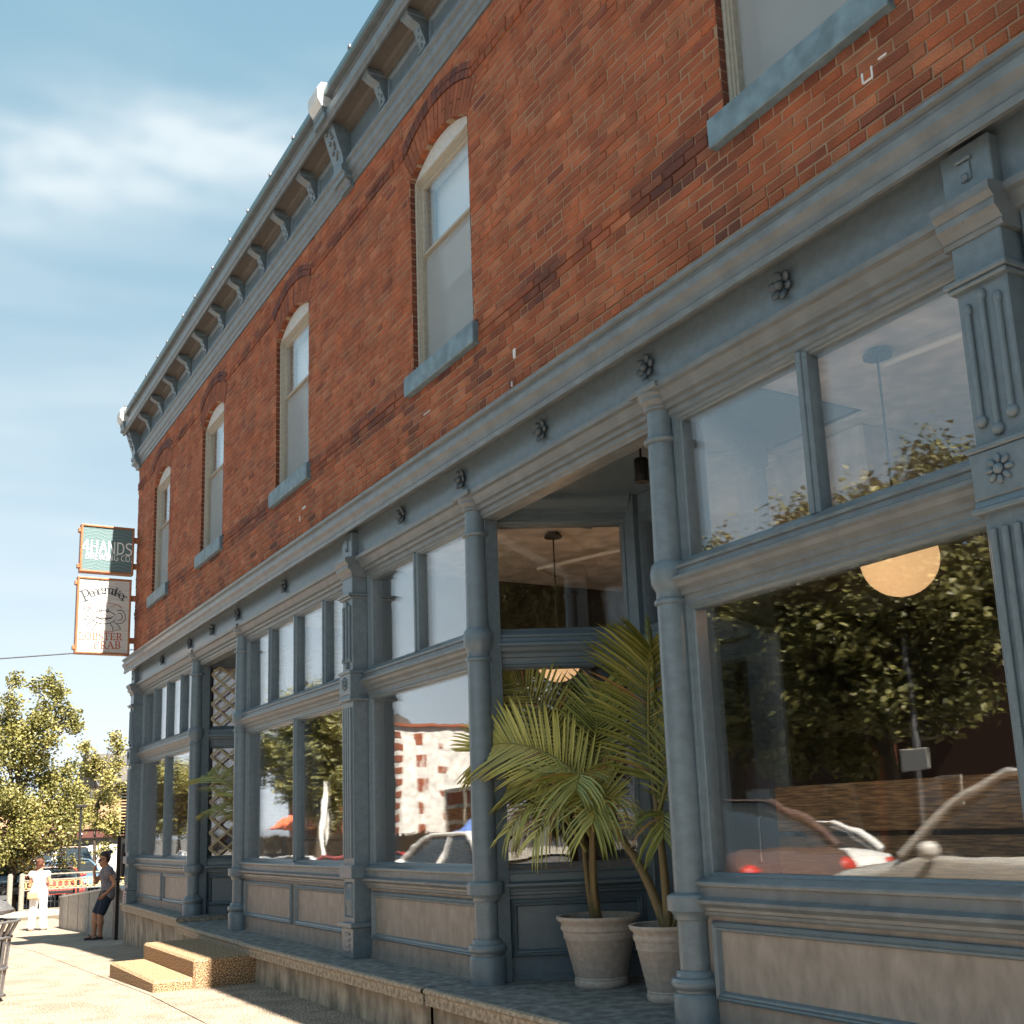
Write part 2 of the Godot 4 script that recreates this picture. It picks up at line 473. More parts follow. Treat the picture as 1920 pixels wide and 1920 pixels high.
func make_wall(bld: Node3D) -> void:
	var wall := sub(bld, "brick_wall")
	var back := MB.new()
	# backing, course by course, so that the window reveals have depth
	var y := 4.40
	var prev := []
	var start := y
	while y < 7.90:
		var sp := free_spans(y + COURSE / 2, 0.02, 0.0)
		if str(sp) != str(prev) or y + COURSE >= 7.90:
			for s in prev: back.box(s[0], s[1], start, y, -0.2, ZB - 0.006)
			prev = sp; start = y
		y += COURSE
	for s in prev: back.box(s[0], s[1], start, 7.9, -0.2, ZB - 0.006)
	part(wall, "mortar_bed", back, M.mortar)
	var stain := FastNoiseLite.new()
	stain.seed = 9; stain.frequency = 0.012; stain.fractal_octaves = 4
	var list := []
	var row := 0
	y = 4.40
	while y < 7.86:
		var yy := y + COURSE / 2
		var belt := 0.0
		if yy > 5.09 and yy < 5.24: belt = 0.010
		if yy > 7.36 and yy < 7.48: belt = 0.012
		var slab := 0.0
		for s in free_spans(yy, 0.268 if yy < 7.36 else 0.395, 0.0):
			var x: float = WX0 - (0.1 if row % 2 else 0.0) - rng.randf() * 0.02
			while x < s[1]:
				var L: float = 0.2035 + rng.randf_range(-0.006, 0.006)
				if row % 7 == 3: L *= 0.52
				var x0: float = maxf(x + 0.0045, s[0] + 0.001); var x1: float = minf(x + L - 0.0045, s[1] - 0.001)
				if x1 - x0 > 0.03:
					list.append([x0, x1, y + 0.0045, y + COURSE - 0.0045, ZB + belt + rng.randf_range(-0.0035, 0.0025)])
				x += L
		y += COURSE; row += 1
	# the bricks that show largest become single pieces, the rest one mesh
	var inv := cam.global_transform.affine_inverse()
	var eye := cam.position
	for b in list:
		var p := Vector3((b[0] + b[1]) / 2, (b[2] + b[3]) / 2, ZB)
		var q := inv * p
		var k := 2072.5 / 960.0 / -q.z
		var seen: bool = q.z < 0 and absf(q.x * k) < 1.03 and absf(q.y * k - 155.4 / 960.0) < 1.03
		var dist := p.distance_to(eye)
		b.append((b[1] - b[0]) * 4.0 / (dist * dist) * absf((p - eye).normalized().z) if seen else -1.0)
	list.sort_custom(func(a, b): return a[5] > b[5])
	var rest := MB.new(); rest.tint = true
	var shapes := {}
	for i in list.size():
		var b: Array = list[i]
		var cx: float = (b[0] + b[1]) / 2; var cy: float = (b[2] + b[3]) / 2
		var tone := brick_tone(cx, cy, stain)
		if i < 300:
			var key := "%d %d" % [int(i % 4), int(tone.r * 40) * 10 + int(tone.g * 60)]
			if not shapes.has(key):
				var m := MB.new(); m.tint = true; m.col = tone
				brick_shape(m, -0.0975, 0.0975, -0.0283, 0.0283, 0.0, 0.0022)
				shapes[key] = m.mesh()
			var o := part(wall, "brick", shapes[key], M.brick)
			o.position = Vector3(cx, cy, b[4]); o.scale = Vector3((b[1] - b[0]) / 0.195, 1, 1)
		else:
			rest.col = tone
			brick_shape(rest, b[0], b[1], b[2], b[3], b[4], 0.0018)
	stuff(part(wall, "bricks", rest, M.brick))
	# blobs and smears of pale mortar
	var smear := MB.new()
	for e in [[-3.02, 4.90, 0.012, 0.055], [-2.965, 4.90, 0.012, 0.06], [-2.99, 4.872, 0.06, 0.012], [-2.9, 4.935, 0.05, 0.01], [-6.2, 4.83, 0.035, 0.07], [-6.25, 4.62, 0.02, 0.04], [-7.6, 4.88, 0.12, 0.015], [-10.5, 4.86, 0.1, 0.03], [-10.62, 4.77, 0.025, 0.06]]:
		smear.bev(e[0] - e[2] / 2, e[0] + e[2] / 2, e[1] - e[3] / 2, e[1] + e[3] / 2, ZB - 0.012, ZB + 0.005, 0.003)
	part(wall, "mortar_smear", smear, M.plaster)
	# brick ends that line the window reveals
	var rev := MB.new(); rev.tint = true
	for w in WINDOWS:
		var yr := 5.30
		while yr < SPRING - 0.03:
			for s in [-1.0, 1.0]:
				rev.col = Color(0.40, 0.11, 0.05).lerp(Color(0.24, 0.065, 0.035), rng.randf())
				var x: float = w + s * (WW - 0.004)
				var zs := [-0.12, 0.005, 0.012, ZB - 0.003] if int(yr / COURSE) % 2 else [-0.12, ZB - 0.003]
				for k in range(0, zs.size(), 2):
					if s < 0: rev.quad(Vector3(x, yr + 0.005, zs[k + 1]), Vector3(x, yr + 0.005, zs[k]), Vector3(x, yr + COURSE - 0.005, zs[k]), Vector3(x, yr + COURSE - 0.005, zs[k + 1]))
					else: rev.quad(Vector3(x, yr + 0.005, zs[k]), Vector3(x, yr + 0.005, zs[k + 1]), Vector3(x, yr + COURSE - 0.005, zs[k + 1]), Vector3(x, yr + COURSE - 0.005, zs[k]))
			yr += COURSE
	stuff(part(wall, "reveal_bricks", rev, M.brick))
	# arches: a ring of bricks on edge, and the projecting hood above it
	for w in WINDOWS:
		var arch := sub(bld, "window_arch")
		var half := asin(WW / ((WW * WW + RISE * RISE) / (2.0 * RISE)))
		var r: float = (WW * WW + RISE * RISE) / (2.0 * RISE)
		var cy := SPRING + RISE - r
		var nn := 19
		var bed := MB.new()
		var ring := MB.new(); ring.tint = true
		var hood := MB.new(); hood.tint = true
		var P := func(t: float, up: float, z: float) -> Vector3: return Vector3(w + sin(t) * (r + up), cy + cos(t) * (r + up), z)
		var lo := -half * 1.02
		for i in nn:
			var t0: float = lerpf(lo, -lo, float(i) / nn); var t1: float = lerpf(lo, -lo, float(i + 1) / nn)
			bed.quad(P.call(t0, 0.0, ZB - 0.006), P.call(t1, 0.0, ZB - 0.006), P.call(t1, 0.3, ZB - 0.006), P.call(t0, 0.3, ZB - 0.006))
			bed.quad(P.call(t0, 0.009, -0.16), P.call(t1, 0.009, -0.16), P.call(t1, 0.009, ZB - 0.006), P.call(t0, 0.009, ZB - 0.006))
			var g := (t1 - t0) * 0.055
			ring.col = Color(0.64, 0.19, 0.075).lerp(Color(0.42, 0.11, 0.05), rng.randf()) * rng.randf_range(0.85, 1.15)
			for e in [[0.003, 0.115], [0.125, 0.262]] if i % 2 else [[0.003, 0.262]]:
				var q := [P.call(t0 + g, e[0], ZB), P.call(t1 - g, e[0], ZB), P.call(t1 - g, e[1], ZB), P.call(t0 + g, e[1], ZB)]
				var z := rng.randf_range(0.0, 0.004)
				for k in 4: q[k].z += z
				ring.quad(q[0], q[1], q[2], q[3])
				for k in 4:
					var l := (k + 1) % 4
					ring.quad(q[k] - Vector3(0, 0, 0.03 if k else 0.21), q[l] - Vector3(0, 0, 0.03 if k else 0.21), q[l], q[k])
		part(arch, "mortar_bed", bed, M.mortar)
		part(arch, "arch_bricks", ring, M.brick)
		for i in 15:
			var t0: float = lerpf(-0.53, 0.53, float(i) / 15) + 0.003; var t1: float = lerpf(-0.53, 0.53, float(i + 1) / 15) - 0.003
			hood.col = Color(0.20, 0.07, 0.055).lerp(Color(0.38, 0.11, 0.06), rng.randf())
			for e in [[0.268, 0.328, 0.015], [0.336, 0.392, 0.013]]:
				var q := [P.call(t0, e[0], ZB + e[2]), P.call(t1, e[0], ZB + e[2]), P.call(t1, e[1], ZB + e[2]), P.call(t0, e[1], ZB + e[2])]
				hood.quad(q[0], q[1], q[2], q[3])
				for k in 4:
					var l := (k + 1) % 4
					hood.quad(q[k] - Vector3(0, 0, 0.06), q[l] - Vector3(0, 0, 0.06), q[l], q[k])
		part(arch, "hood_bricks", hood, M.brick)


func make_upper_window(bld: Node3D, w: float) -> void:
	var o := sub(bld, "sash_window")
	var s := MB.new()
	s.bev(w - 0.61, w + 0.61, 5.115, 5.285, -0.1, ZB + 0.055, 0.006)
	part(o, "sill", s, M.sill)
	var fwd := Transform3D(Basis.IDENTITY, Vector3(0, 0, 0.045))
	var f := MB.new()
	var y0 := 5.288
	f.frame(w - WW + 0.006, w + WW - 0.006, y0, 7.06, [Vector2(0, -0.14), Vector2(0, 0.03), Vector2(0.012, 0.034), Vector2(0.02, 0.024), Vector2(0.022, 0.012), Vector2(0.036, 0.012), Vector2(0.039, -0.002), Vector2(0.05, -0.002), Vector2(0.052, -0.14)])
	part(o, "frame", f, M.frame_beige).transform = fwd
	var t := MB.new()
	var poly := [Vector2(w - WW, 7.05), Vector2(w + WW, 7.05)]
	for i in 13:
		var x := lerpf(WW, -WW, i / 12.0)
		poly.append(Vector2(w + x, arch_y(x) - 0.004))
	t.ext(poly, -0.12, 0.02)
	part(o, "arched_head_board", t, M.trim_white).transform = fwd
	# upper sash in front, lower sash behind it with an insect screen
	var us := MB.new()
	us.frame(w - WW + 0.05, w + WW - 0.05, 6.36, 7.012, [Vector2(0, -0.05), Vector2(0, -0.010), Vector2(0.022, -0.010), Vector2(0.026, -0.02), Vector2(0.026, -0.05)])
	part(o, "upper_sash", us, M.frame_beige).transform = fwd
	var ls := MB.new()
	ls.frame(w - WW + 0.05, w + WW - 0.05, y0 + 0.05, 6.40, [Vector2(0, -0.1), Vector2(0, -0.055), Vector2(0.026, -0.055), Vector2(0.032, -0.07), Vector2(0.032, -0.1)])
	part(o, "lower_sash", ls, M.frame_beige).transform = fwd
	var g := MB.new(); g.box(w - WW + 0.07, w + WW - 0.07, 6.38, 6.99, -0.030, -0.025); g.box(w - WW + 0.07, w + WW - 0.07, 6.38, 6.99, -0.046, -0.041)
	part(o, "upper_pane", g, M.glass_up).transform = fwd
	var g2 := MB.new(); g2.box(w - WW + 0.075, w + WW - 0.075, y0 + 0.075, 6.38, -0.086, -0.081)
	part(o, "lower_pane", g2, M.glass_flat).transform = fwd
	var sc := MB.new(); sc.box(w - WW + 0.05, w + WW - 0.05, y0 + 0.05, 6.358, -0.045, -0.042)
	part(o, "insect_screen", sc, M.screen).transform = fwd
	var b := MB.new(); b.box(w - WW + 0.03, w + WW - 0.03, 6.05 if w > -9 else 6.25, 7.04, -0.17, -0.165)
	part(o, "roller_blind", b, M.blind).transform = fwd
	var cu := MB.new()
	var k := 46
	for i in k:
		var xa := lerpf(w - WW, w + WW, float(i) / k); var xb := lerpf(w - WW, w + WW, float(i + 1) / k)
		var za := -0.22 + 0.025 * sin(xa * 41.0) + 0.012 * sin(xa * 97.0 + w); var zb := -0.22 + 0.025 * sin(xb * 41.0) + 0.012 * sin(xb * 97.0 + w)
		cu.quad(Vector3(xa, y0 - 0.1, za), Vector3(xb, y0 - 0.1, zb), Vector3(xb, 7.1, zb), Vector3(xa, 7.1, za))
	part(o, "sheer_curtain", cu, M.curtain)


func make_roof_cornice(bld: Node3D) -> void:
	var o := sub(bld, "roof_cornice")
	var x0 := WX0 - 0.1
	var m := MB.new()
	m.run([Vector2(0.05, 7.755), Vector2(0.135, 7.755), Vector2(0.14, 7.80), Vector2(0.155, 7.81), Vector2(0.16, 7.855), Vector2(0.18, 7.87), Vector2(0.19, 7.91), Vector2(0.19, 7.945), Vector2(0.21, 7.96), Vector2(0.212, 7.99), Vector2(0.15, 8.02), Vector2(0.05, 8.02)], x0, WX1)
	part(o, "base_moulding", m, M.paint_worn)
	var fz := MB.new(); fz.box(x0 + 0.01, WX1, 8.02, 8.66, -0.2, 0.15)
	part(o, "frieze_board", fz, M.paint)
	var so := MB.new()
	so.run([Vector2(0.15, 8.30), Vector2(0.19, 8.31), Vector2(0.205, 8.34), Vector2(0.23, 8.36), Vector2(0.37, 8.365), Vector2(0.37, 8.40), Vector2(0.15, 8.40)], x0, WX1)
	part(o, "soffit", so, M.soffit)
	var fa := MB.new()
	fa.run([Vector2(0.36, 8.335), Vector2(0.385, 8.33), Vector2(0.395, 8.345), Vector2(0.395, 8.365), Vector2(0.41, 8.375), Vector2(0.415, 8.45), Vector2(0.405, 8.475), Vector2(0.36, 8.485), Vector2(0.345, 8.50), Vector2(0.345, 8.58), Vector2(0.37, 8.605), Vector2(0.425, 8.612), Vector2(0.43, 8.625), Vector2(0.30, 8.625)], x0, WX1)
	part(o, "fascia", fa, M.paint_worn)
	var gu := MB.new()
	gu.run([Vector2(-0.2, 8.62), Vector2(0.43, 8.62), Vector2(0.44, 8.63), Vector2(0.44, 8.675), Vector2(-0.2, 8.74)], x0, WX1)
	part(o, "tin_gutter", gu, M.tin)
	for i in 26:
		var x := -18.5 + i * 0.78 + rng.randf_range(-0.1, 0.1)
		var cl := MB.new(); cl.bev(x - 0.02, x + 0.02, 8.665, 8.70, 0.40, 0.452, 0.004)
		part(o, "gutter_clip", cl, M.steel)
	var xs := []
	for k in range(1, 11): xs.append(-9.2 - 0.85 * k)
	for k in 14: xs.append(-8.25 + 0.85 * k)
	var br := MB.new()
	br.run([Vector2(0.14, 8.035), Vector2(0.185, 8.035), Vector2(0.19, 8.06), Vector2(0.18, 8.075), Vector2(0.195, 8.13), Vector2(0.22, 8.18), Vector2(0.24, 8.245), Vector2(0.30, 8.27), Vector2(0.345, 8.30), Vector2(0.35, 8.345), Vector2(0.14, 8.345)], -0.055, 0.055)
	br.bev(-0.068, 0.068, 8.032, 8.058, 0.14, 0.20, 0.004)
	br.bev(-0.07, 0.07, 8.305, 8.36, 0.15, 0.358, 0.006)
	for i in 4:
		var yy := 8.10 + i * 0.035
		br.ball(Vector3(0.018 * (1 if i % 2 else -1), yy + 0.01, 0.19 + i * 0.013), Vector3(0.022, 0.018, 0.012), 8, 5)
	var bm := br.mesh()
	for i in xs.size():
		var b := part(o, "bracket", bm, M.paint)
		b.position.x = xs[i]
		# the sunk panel to the right of each bracket
		var nx: float = xs[i] + (0.85 if absf(xs[i] + 10.05) > 0.01 else 0.80)
		var pf := MB.new()
		pf.frame(xs[i] + 0.10, nx - 0.10, 8.055, 8.285, [Vector2(-0.02, 0.15), Vector2(0.0, 0.172), Vector2(0.025, 0.172), Vector2(0.04, 0.151)])
		part(o, "frieze_panel", pf, M.paint)
	# the two large consoles; caps really blue grey, whitened to paint in sunlight
	for x in [-9.2, -18.66]:
		var c := MB.new()
		c.run([Vector2(0.05, 7.73), Vector2(0.165, 7.73), Vector2(0.17, 7.77), Vector2(0.21, 7.80), Vector2(0.215, 7.86), Vector2(0.25, 7.88), Vector2(0.255, 7.93), Vector2(0.235, 7.95), Vector2(0.24, 8.02), Vector2(0.30, 8.20), Vector2(0.345, 8.34), Vector2(0.385, 8.40), Vector2(0.42, 8.42), Vector2(0.45, 8.46), Vector2(0.45, 8.50), Vector2(0.05, 8.50)], x - 0.12, x + 0.12)
		c.bev(x - 0.145, x + 0.145, 7.80, 7.855, 0.1, 0.235, 0.008)
		c.bev(x - 0.145, x + 0.145, 8.37, 8.43, 0.2, 0.44, 0.008)
		part(o, "console", c, M.paint)
		var lf := MB.new()
		for i in 9:
			var yy := 8.06 + i * 0.032
			lf.ball(Vector3(x + 0.045 * sin(i * 2.2), yy, 0.255 + (yy - 8.06) * 0.35), Vector3(0.035, 0.022, 0.014), 8, 5)
		part(o, "leaf_carving", lf, M.paint_worn)
		var cp := MB.new()
		cp.run([Vector2(0.1, 8.50), Vector2(0.455, 8.50), Vector2(0.50, 8.57), Vector2(0.505, 8.68), Vector2(0.46, 8.75), Vector2(0.3, 8.77), Vector2(0.1, 8.77)], x - 0.13, x + 0.13)
		part(o, "metal_cap", cp, M.cap_sunlit)
		var rl := MB.new(); rl.box(x - 0.06, x + 0.10, 8.772, 8.782, 0.25, 0.44)
		part(o, "cap_flashing", rl, M.iron)


const HEAD := [Vector2(-0.03, 3.832), Vector2(0.0, 3.835), Vector2(0.006, 3.85), Vector2(0.02, 3.86), Vector2(0.022, 3.89), Vector2(0.045, 3.895), Vector2(0.05, 3.92), Vector2(0.075, 3.93), Vector2(0.085, 3.955), Vector2(0.105, 3.985), Vector2(0.13, 3.995), Vector2(0.135, 4.025), Vector2(0.10, 4.04), Vector2(-0.12, 4.04), Vector2(-0.12, 3.832)]


func make_entablature(bld: Node3D) -> void:
	var o := sub(bld, "shopfront_entablature")
	var fz := MB.new(); fz.box(-18.66, WX1, 4.038, 4.42, -0.2, 0.09)
	part(o, "frieze", fz, M.paint)
	var m := MB.new()
	m.run([Vector2(0.06, 4.305), Vector2(0.14, 4.29), Vector2(0.205, 4.25), Vector2(0.215, 4.233), Vector2(0.235, 4.235), Vector2(0.24, 4.268), Vector2(0.226, 4.285), Vector2(0.236, 4.325), Vector2(0.262, 4.355), Vector2(0.264, 4.395), Vector2(0.24, 4.412), Vector2(0.245, 4.432), Vector2(0.27, 4.445), Vector2(0.27, 4.468), Vector2(0.115, 4.53), Vector2(0.0, 4.53), Vector2(0.0, 4.305)], -18.86, WX1)
	part(o, "cornice", m, M.paint_worn)
	var ed := MB.new()
	ed.run([Vector2(0.11, 4.53), Vector2(0.20, 4.505), Vector2(0.205, 4.513), Vector2(0.112, 4.545)], -18.84, WX1)
	part(o, "lead_flashing", ed, M.steel)
	for x in [[-18.6, -9.38], [-9.12, -2.66], [-2.42, WX1]]:
		var h := MB.new(); h.run(HEAD, x[0], x[1])
		part(o, "architrave", h, M.paint_worn)
	# soffits over the two entrances and the one at the right edge
	for x in [[-14.86, -12.97], [-6.93, -4.86]]:
		var s := MB.new(); s.box(x[0], x[1], 3.985, 4.036, -0.34, -0.035)
		s.run([Vector2(-0.34, 3.96), Vector2(-0.30, 3.96), Vector2(-0.30, 3.985), Vector2(-0.34, 3.985)], x[0], x[1])
		part(o, "entrance_soffit", s, M.soffit)
	var ro := MB.new()
	ro.ball(Vector3(0, 0, 0.03), Vector3(0.025, 0.025, 0.025), 10, 8)
	for i in 6:
		var a := TAU * i / 6
		ro.ball(Vector3(cos(a) * 0.048, sin(a) * 0.048, 0.016), Vector3(0.036, 0.024, 0.014), 10, 6, Basis(Vector3(0, 0, 1), a) * Basis(Vector3(0, 1, 0), -0.5))
	ro.lathe([Vector2(0.0, 0.0), Vector2(0.03, 0.0), Vector2(0.03, 0.01)], Vector3.ZERO, 8)
	var rm := ro.mesh()
	for x in [-3.65, -4.76, -5.92, -7.08, -8.16, -11.16, -12.86, -13.98, -15.1, -16.72]:
		var r := part(o, "rosette", rm, M.rosette)
		r.position = Vector3(x, 4.165, 0.092); r.rotation.z = rng.randf_range(-0.3, 0.3)


func make_column(bld: Node3D, x: float, z: float) -> void:
	var o := sub(bld, "iron_column")
	var base := MB.new()
	base.lathe([Vector2(0.0, 0.53), Vector2(0.128, 0.53), Vector2(0.128, 0.70), Vector2(0.122, 0.715), Vector2(0.112, 0.722), Vector2(0.112, 0.735), Vector2(0.128, 0.742), Vector2(0.136, 0.758), Vector2(0.136, 0.775), Vector2(0.126, 0.792), Vector2(0.108, 0.798), Vector2(0.104, 0.82), Vector2(0.092, 0.83)], Vector3(x, 0, z), 32)
	part(o, "base", base, M.paint)
	var low := MB.new()
	low.lathe([Vector2(0.085, 0.82), Vector2(0.083, 1.08), Vector2(0.095, 1.085), Vector2(0.10, 1.105), Vector2(0.112, 1.12), Vector2(0.12, 1.132)], Vector3(x, 0, z), 28)
	low.lathe([Vector2(0.12, 1.128), Vector2(0.135, 1.13), Vector2(0.135, 1.20), Vector2(0.13, 1.21), Vector2(0.095, 1.222), Vector2(0.0, 1.222)], Vector3(x, 0, z), 8, PI / 8, TAU + PI / 8, 5.0)
	part(o, "pedestal", low, M.paint)
	var sh := MB.new()
	sh.lathe([Vector2(0.09, 1.22), Vector2(0.084, 2.765), Vector2(0.098, 2.77), Vector2(0.098, 2.79), Vector2(0.086, 2.80), Vector2(0.084, 2.84), Vector2(0.10, 2.87), Vector2(0.108, 2.885), Vector2(0.112, 2.95), Vector2(0.104, 2.99), Vector2(0.085, 3.01), Vector2(0.078, 3.70)], Vector3(x, 0, z), 28)
	sh.lathe([Vector2(0.078, 3.70), Vector2(0.095, 3.705), Vector2(0.102, 3.72), Vector2(0.095, 3.735), Vector2(0.076, 3.74), Vector2(0.073, 3.90)], Vector3(x, 0, z), 28)
	part(o, "shaft", sh, M.paint)
	var cp := MB.new()
	cp.lathe([Vector2(0.073, 3.895), Vector2(0.088, 3.90), Vector2(0.09, 3.915), Vector2(0.085, 3.92), Vector2(0.10, 3.94), Vector2(0.112, 3.95), Vector2(0.112, 3.97), Vector2(0.125, 3.985), Vector2(0.125, 4.0), Vector2(0.0, 4.0)], Vector3(x, 0, z), 24)
	cp.bev(x - 0.125, x + 0.125, 3.998, 4.037, z - 0.1, z + 0.125, 0.006)
	part(o, "capital", cp, M.paint_worn)
	var jm := MB.new()
	jm.bev(x - 0.06, x + 0.06, 0.53, 3.90, -0.13, z - 0.05, 0.004)
	part(o, "backing_post", jm, M.paint)


func make_pilaster(bld: Node3D, x: float) -> void:
	var o := sub(bld, "pilaster")
	var w := 0.115
	var zf := 0.155
	var b := MB.new()
	b.bev(x - w, x + w, 0.53, 4.26, -0.15, zf, 0.006)
	part(o, "shaft", b, M.paint)
	for y in [[0.53, 0.78, 0.012, 0.02], [0.78, 0.82, 0.03, 0.045], [1.19, 1.30, 0.022, 0.035], [2.72, 2.745, 0.03, 0.04], [2.775, 2.965, 0.014, 0.03], [2.965, 2.99, 0.026, 0.04], [3.645, 3.665, 0.018, 0.03], [3.665, 3.69, 0.03, 0.045]]:
		var d := MB.new()
		d.bev(x - w - y[2], x + w + y[2], y[0], y[1], -0.14, zf + y[3], 0.006)
		part(o, "band", d, M.paint)
	var d := MB.new()
	d.run([Vector2(zf - 0.05, 2.745), Vector2(zf + 0.035, 2.745), Vector2(zf + 0.018, 2.78), Vector2(zf - 0.05, 2.78)], x - w - 0.012, x + w + 0.012)
	part(o, "band", d, M.paint)
	var cp := MB.new()
	cp.run([Vector2(-0.1, 3.845), Vector2(zf + 0.008, 3.845), Vector2(zf + 0.014, 3.865), Vector2(zf + 0.006, 3.87), Vector2(zf + 0.03, 3.90), Vector2(zf + 0.05, 3.915), Vector2(zf + 0.05, 3.945), Vector2(zf + 0.045, 3.95), Vector2(zf + 0.07, 3.975), Vector2(zf + 0.073, 3.985), Vector2(zf + 0.073, 4.015), Vector2(zf, 4.03), Vector2(-0.1, 4.03)], x - w - 0.022, x + w + 0.022)
	part(o, "capital", cp, M.paint_worn)
	var fl := MB.new()
	for k in 4:
		var xx := x - 0.078 + k * 0.052
		fl.bev(xx - 0.015, xx + 0.015, 1.36, 2.66, zf - 0.01, zf + 0.02, 0.006)
	part(o, "reeding", fl, M.paint)
	var rod := MB.new()
	for k in 3:
		var xx := x + (k - 1) * 0.068
		var yb := 3.09 - (0.05 if k == 1 else 0.0); var yt := 3.56 + (0.04 if k == 1 else 0.0)
		rod.tube([Vector3(xx, yb, zf + 0.008), Vector3(xx, yt, zf + 0.008)], [0.014, 0.014], 8)
		rod.ball(Vector3(xx, yb, zf + 0.008), Vector3(0.027, 0.027, 0.022), 12, 8)
		rod.ball(Vector3(xx, yt, zf + 0.006), Vector3(0.02, 0.03, 0.018), 10, 8)
	part(o, "rods", rod, M.paint)
	var rs := MB.new()
	rs.ball(Vector3(x, 2.875, zf + 0.04), Vector3(0.022, 0.022, 0.02), 10, 6)
	for i in 8:
		var a := TAU * i / 8
		rs.ball(Vector3(x + cos(a) * 0.042, 2.875 + sin(a) * 0.042, zf + 0.034), Vector3(0.022, 0.013, 0.014), 8, 5, Basis(Vector3(0, 0, 1), a))
	part(o, "flower", rs, M.paint)
	var di := MB.new()
	di.frame(x - 0.085, x + 0.085, 0.86, 1.16, [Vector2(0, zf), Vector2(0.012, zf + 0.014), Vector2(0.02, zf + 0.001)])
	var dc := Vector3(x, 1.01, zf + 0.04)
	var dp := [Vector3(x - 0.06, 1.01, zf), Vector3(x, 0.885, zf), Vector3(x + 0.06, 1.01, zf), Vector3(x, 1.135, zf)]
	for k in 4: di.tri(dp[k], dp[(k + 1) % 4], dc)
	part(o, "diamond_panel", di, M.paint)
	var gv := MB.new()
	for k in 4: gv.bev(x - 0.06, x + 0.06, 0.58 + k * 0.045, 0.605 + k * 0.045, zf, zf + 0.03, 0.004)
	part(o, "plinth_grooves", gv, M.paint)
	var dr := MB.new()
	dr.bev(x - 0.035, x + 0.035, 4.185, 4.2, zf - 0.002, zf + 0.018, 0.003)
	dr.bev(x - 0.025, x + 0.025, 4.10, 4.18, zf - 0.002, zf + 0.009, 0.003)
	dr.ball(Vector3(x, 4.115, zf + 0.008), Vector3(0.018, 0.02, 0.014), 8, 6)
	part(o, "drop_ornament", dr, M.paint)


# a glazed bay: local x runs along it from 0 to W, z = 0 is the plane of the frames
func make_bay(bld: Node3D, called: String, at: Vector3, turn: float, W: float, low: int, up: int, panels: int, p: Material, head := false, pw: Material = null) -> Node3D:
	var o := sub(bld, called)
	o.position = at; o.rotation.y = turn
	if pw == null: pw = M.paint_worn
	var bh := MB.new(); bh.box(0.0, W, 0.53, 1.12, -0.14, 0.0)
	bh.box(0.0, W, 0.53, 0.56, 0.0, 0.012)
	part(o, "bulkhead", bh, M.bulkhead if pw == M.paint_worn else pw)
	for i in panels:
		var a := lerpf(0.0, W, float(i) / panels) + 0.05; var b := lerpf(0.0, W, float(i + 1) / panels) - 0.05
		var f := MB.new()
		f.frame(a, b, 0.685, 1.08, [Vector2(0, 0.0), Vector2(0.004, 0.022), Vector2(0.016, 0.03), Vector2(0.026, 0.022), Vector2(0.032, 0.03), Vector2(0.042, 0.026), Vector2(0.05, 0.006), Vector2(0.052, 0.001)])
		part(o, "bulkhead_panel", f, p)
	var s := MB.new()
	s.run([Vector2(-0.02, 1.10), Vector2(0.03, 1.104), Vector2(0.04, 1.115), Vector2(0.04, 1.128), Vector2(0.052, 1.135), Vector2(0.056, 1.15), Vector2(0.08, 1.165), Vector2(0.092, 1.172), Vector2(0.092, 1.188), Vector2(0.06, 1.20), Vector2(0.052, 1.205), Vector2(0.05, 1.252), Vector2(0.066, 1.258), Vector2(0.07, 1.268), Vector2(0.066, 1.278), Vector2(0.01, 1.30), Vector2(-0.08, 1.306), Vector2(-0.08, 1.10)], 0.0, W)
	part(o, "sill_moulding", s, pw)
	var t := MB.new()
	t.run([Vector2(-0.06, 2.742), Vector2(-0.01, 2.745), Vector2(0.008, 2.756), Vector2(0.012, 2.775), Vector2(0.016, 2.80), Vector2(0.03, 2.806), Vector2(0.034, 2.83), Vector2(0.06, 2.85), Vector2(0.072, 2.872), Vector2(0.09, 2.885), Vector2(0.09, 2.905), Vector2(0.06, 2.918), Vector2(0.055, 2.945), Vector2(0.066, 2.952), Vector2(0.066, 2.968), Vector2(0.02, 3.004), Vector2(-0.06, 3.012)], 0.0, W)
	part(o, "transom_bar", t, pw)
	if head:
		var h := MB.new(); h.run(HEAD, 0.0, W); h.box(0.0, W, 4.04, 4.3, -0.12, 0.02)
		part(o, "head_moulding", h, p)
	var bead := [Vector2(0, -0.1), Vector2(0, 0.01), Vector2(0.02, 0.014), Vector2(0.026, 0.0), Vector2(0.038, 0.0), Vector2(0.044, -0.016), Vector2(0.05, -0.022), Vector2(0.052, -0.1)]
	for spec in [[low, 1.30, 2.748, "lower"], [up, 3.006, 3.84, "upper"]]:
		var nn: int = spec[0]
		var fr := MB.new()
		fr.frame(0.0, W, spec[1] - 0.03, spec[2] + 0.03, bead)
		part(o, "window_frame", fr, p)
		for i in nn:
			var a := lerpf(0.03, W - 0.03, float(i) / nn); var b := lerpf(0.03, W - 0.03, float(i + 1) / nn)
			if i > 0:
				var mu := MB.new()
				mu.bev(a - 0.038, a + 0.038, spec[1] - 0.004, spec[2] + 0.004, -0.09, 0.012, 0.012)
				mu.bev(a - 0.014, a + 0.014, spec[1], spec[2], -0.05, 0.024, 0.006)
				part(o, "mullion", mu, p)
			var g := MB.new(); g.box(a + 0.01, b - 0.01, spec[1] - 0.01, spec[2] + 0.01, -0.043, -0.037)
			g.box(a + 0.01, b - 0.01, spec[1] - 0.01, spec[2] + 0.01, -0.060, -0.054)
			g.box(a + 0.01, b - 0.01, spec[1] - 0.01, spec[2] + 0.01, -0.077, -0.071)
			part(o, "glass_pane", g, M.glass)
	return o


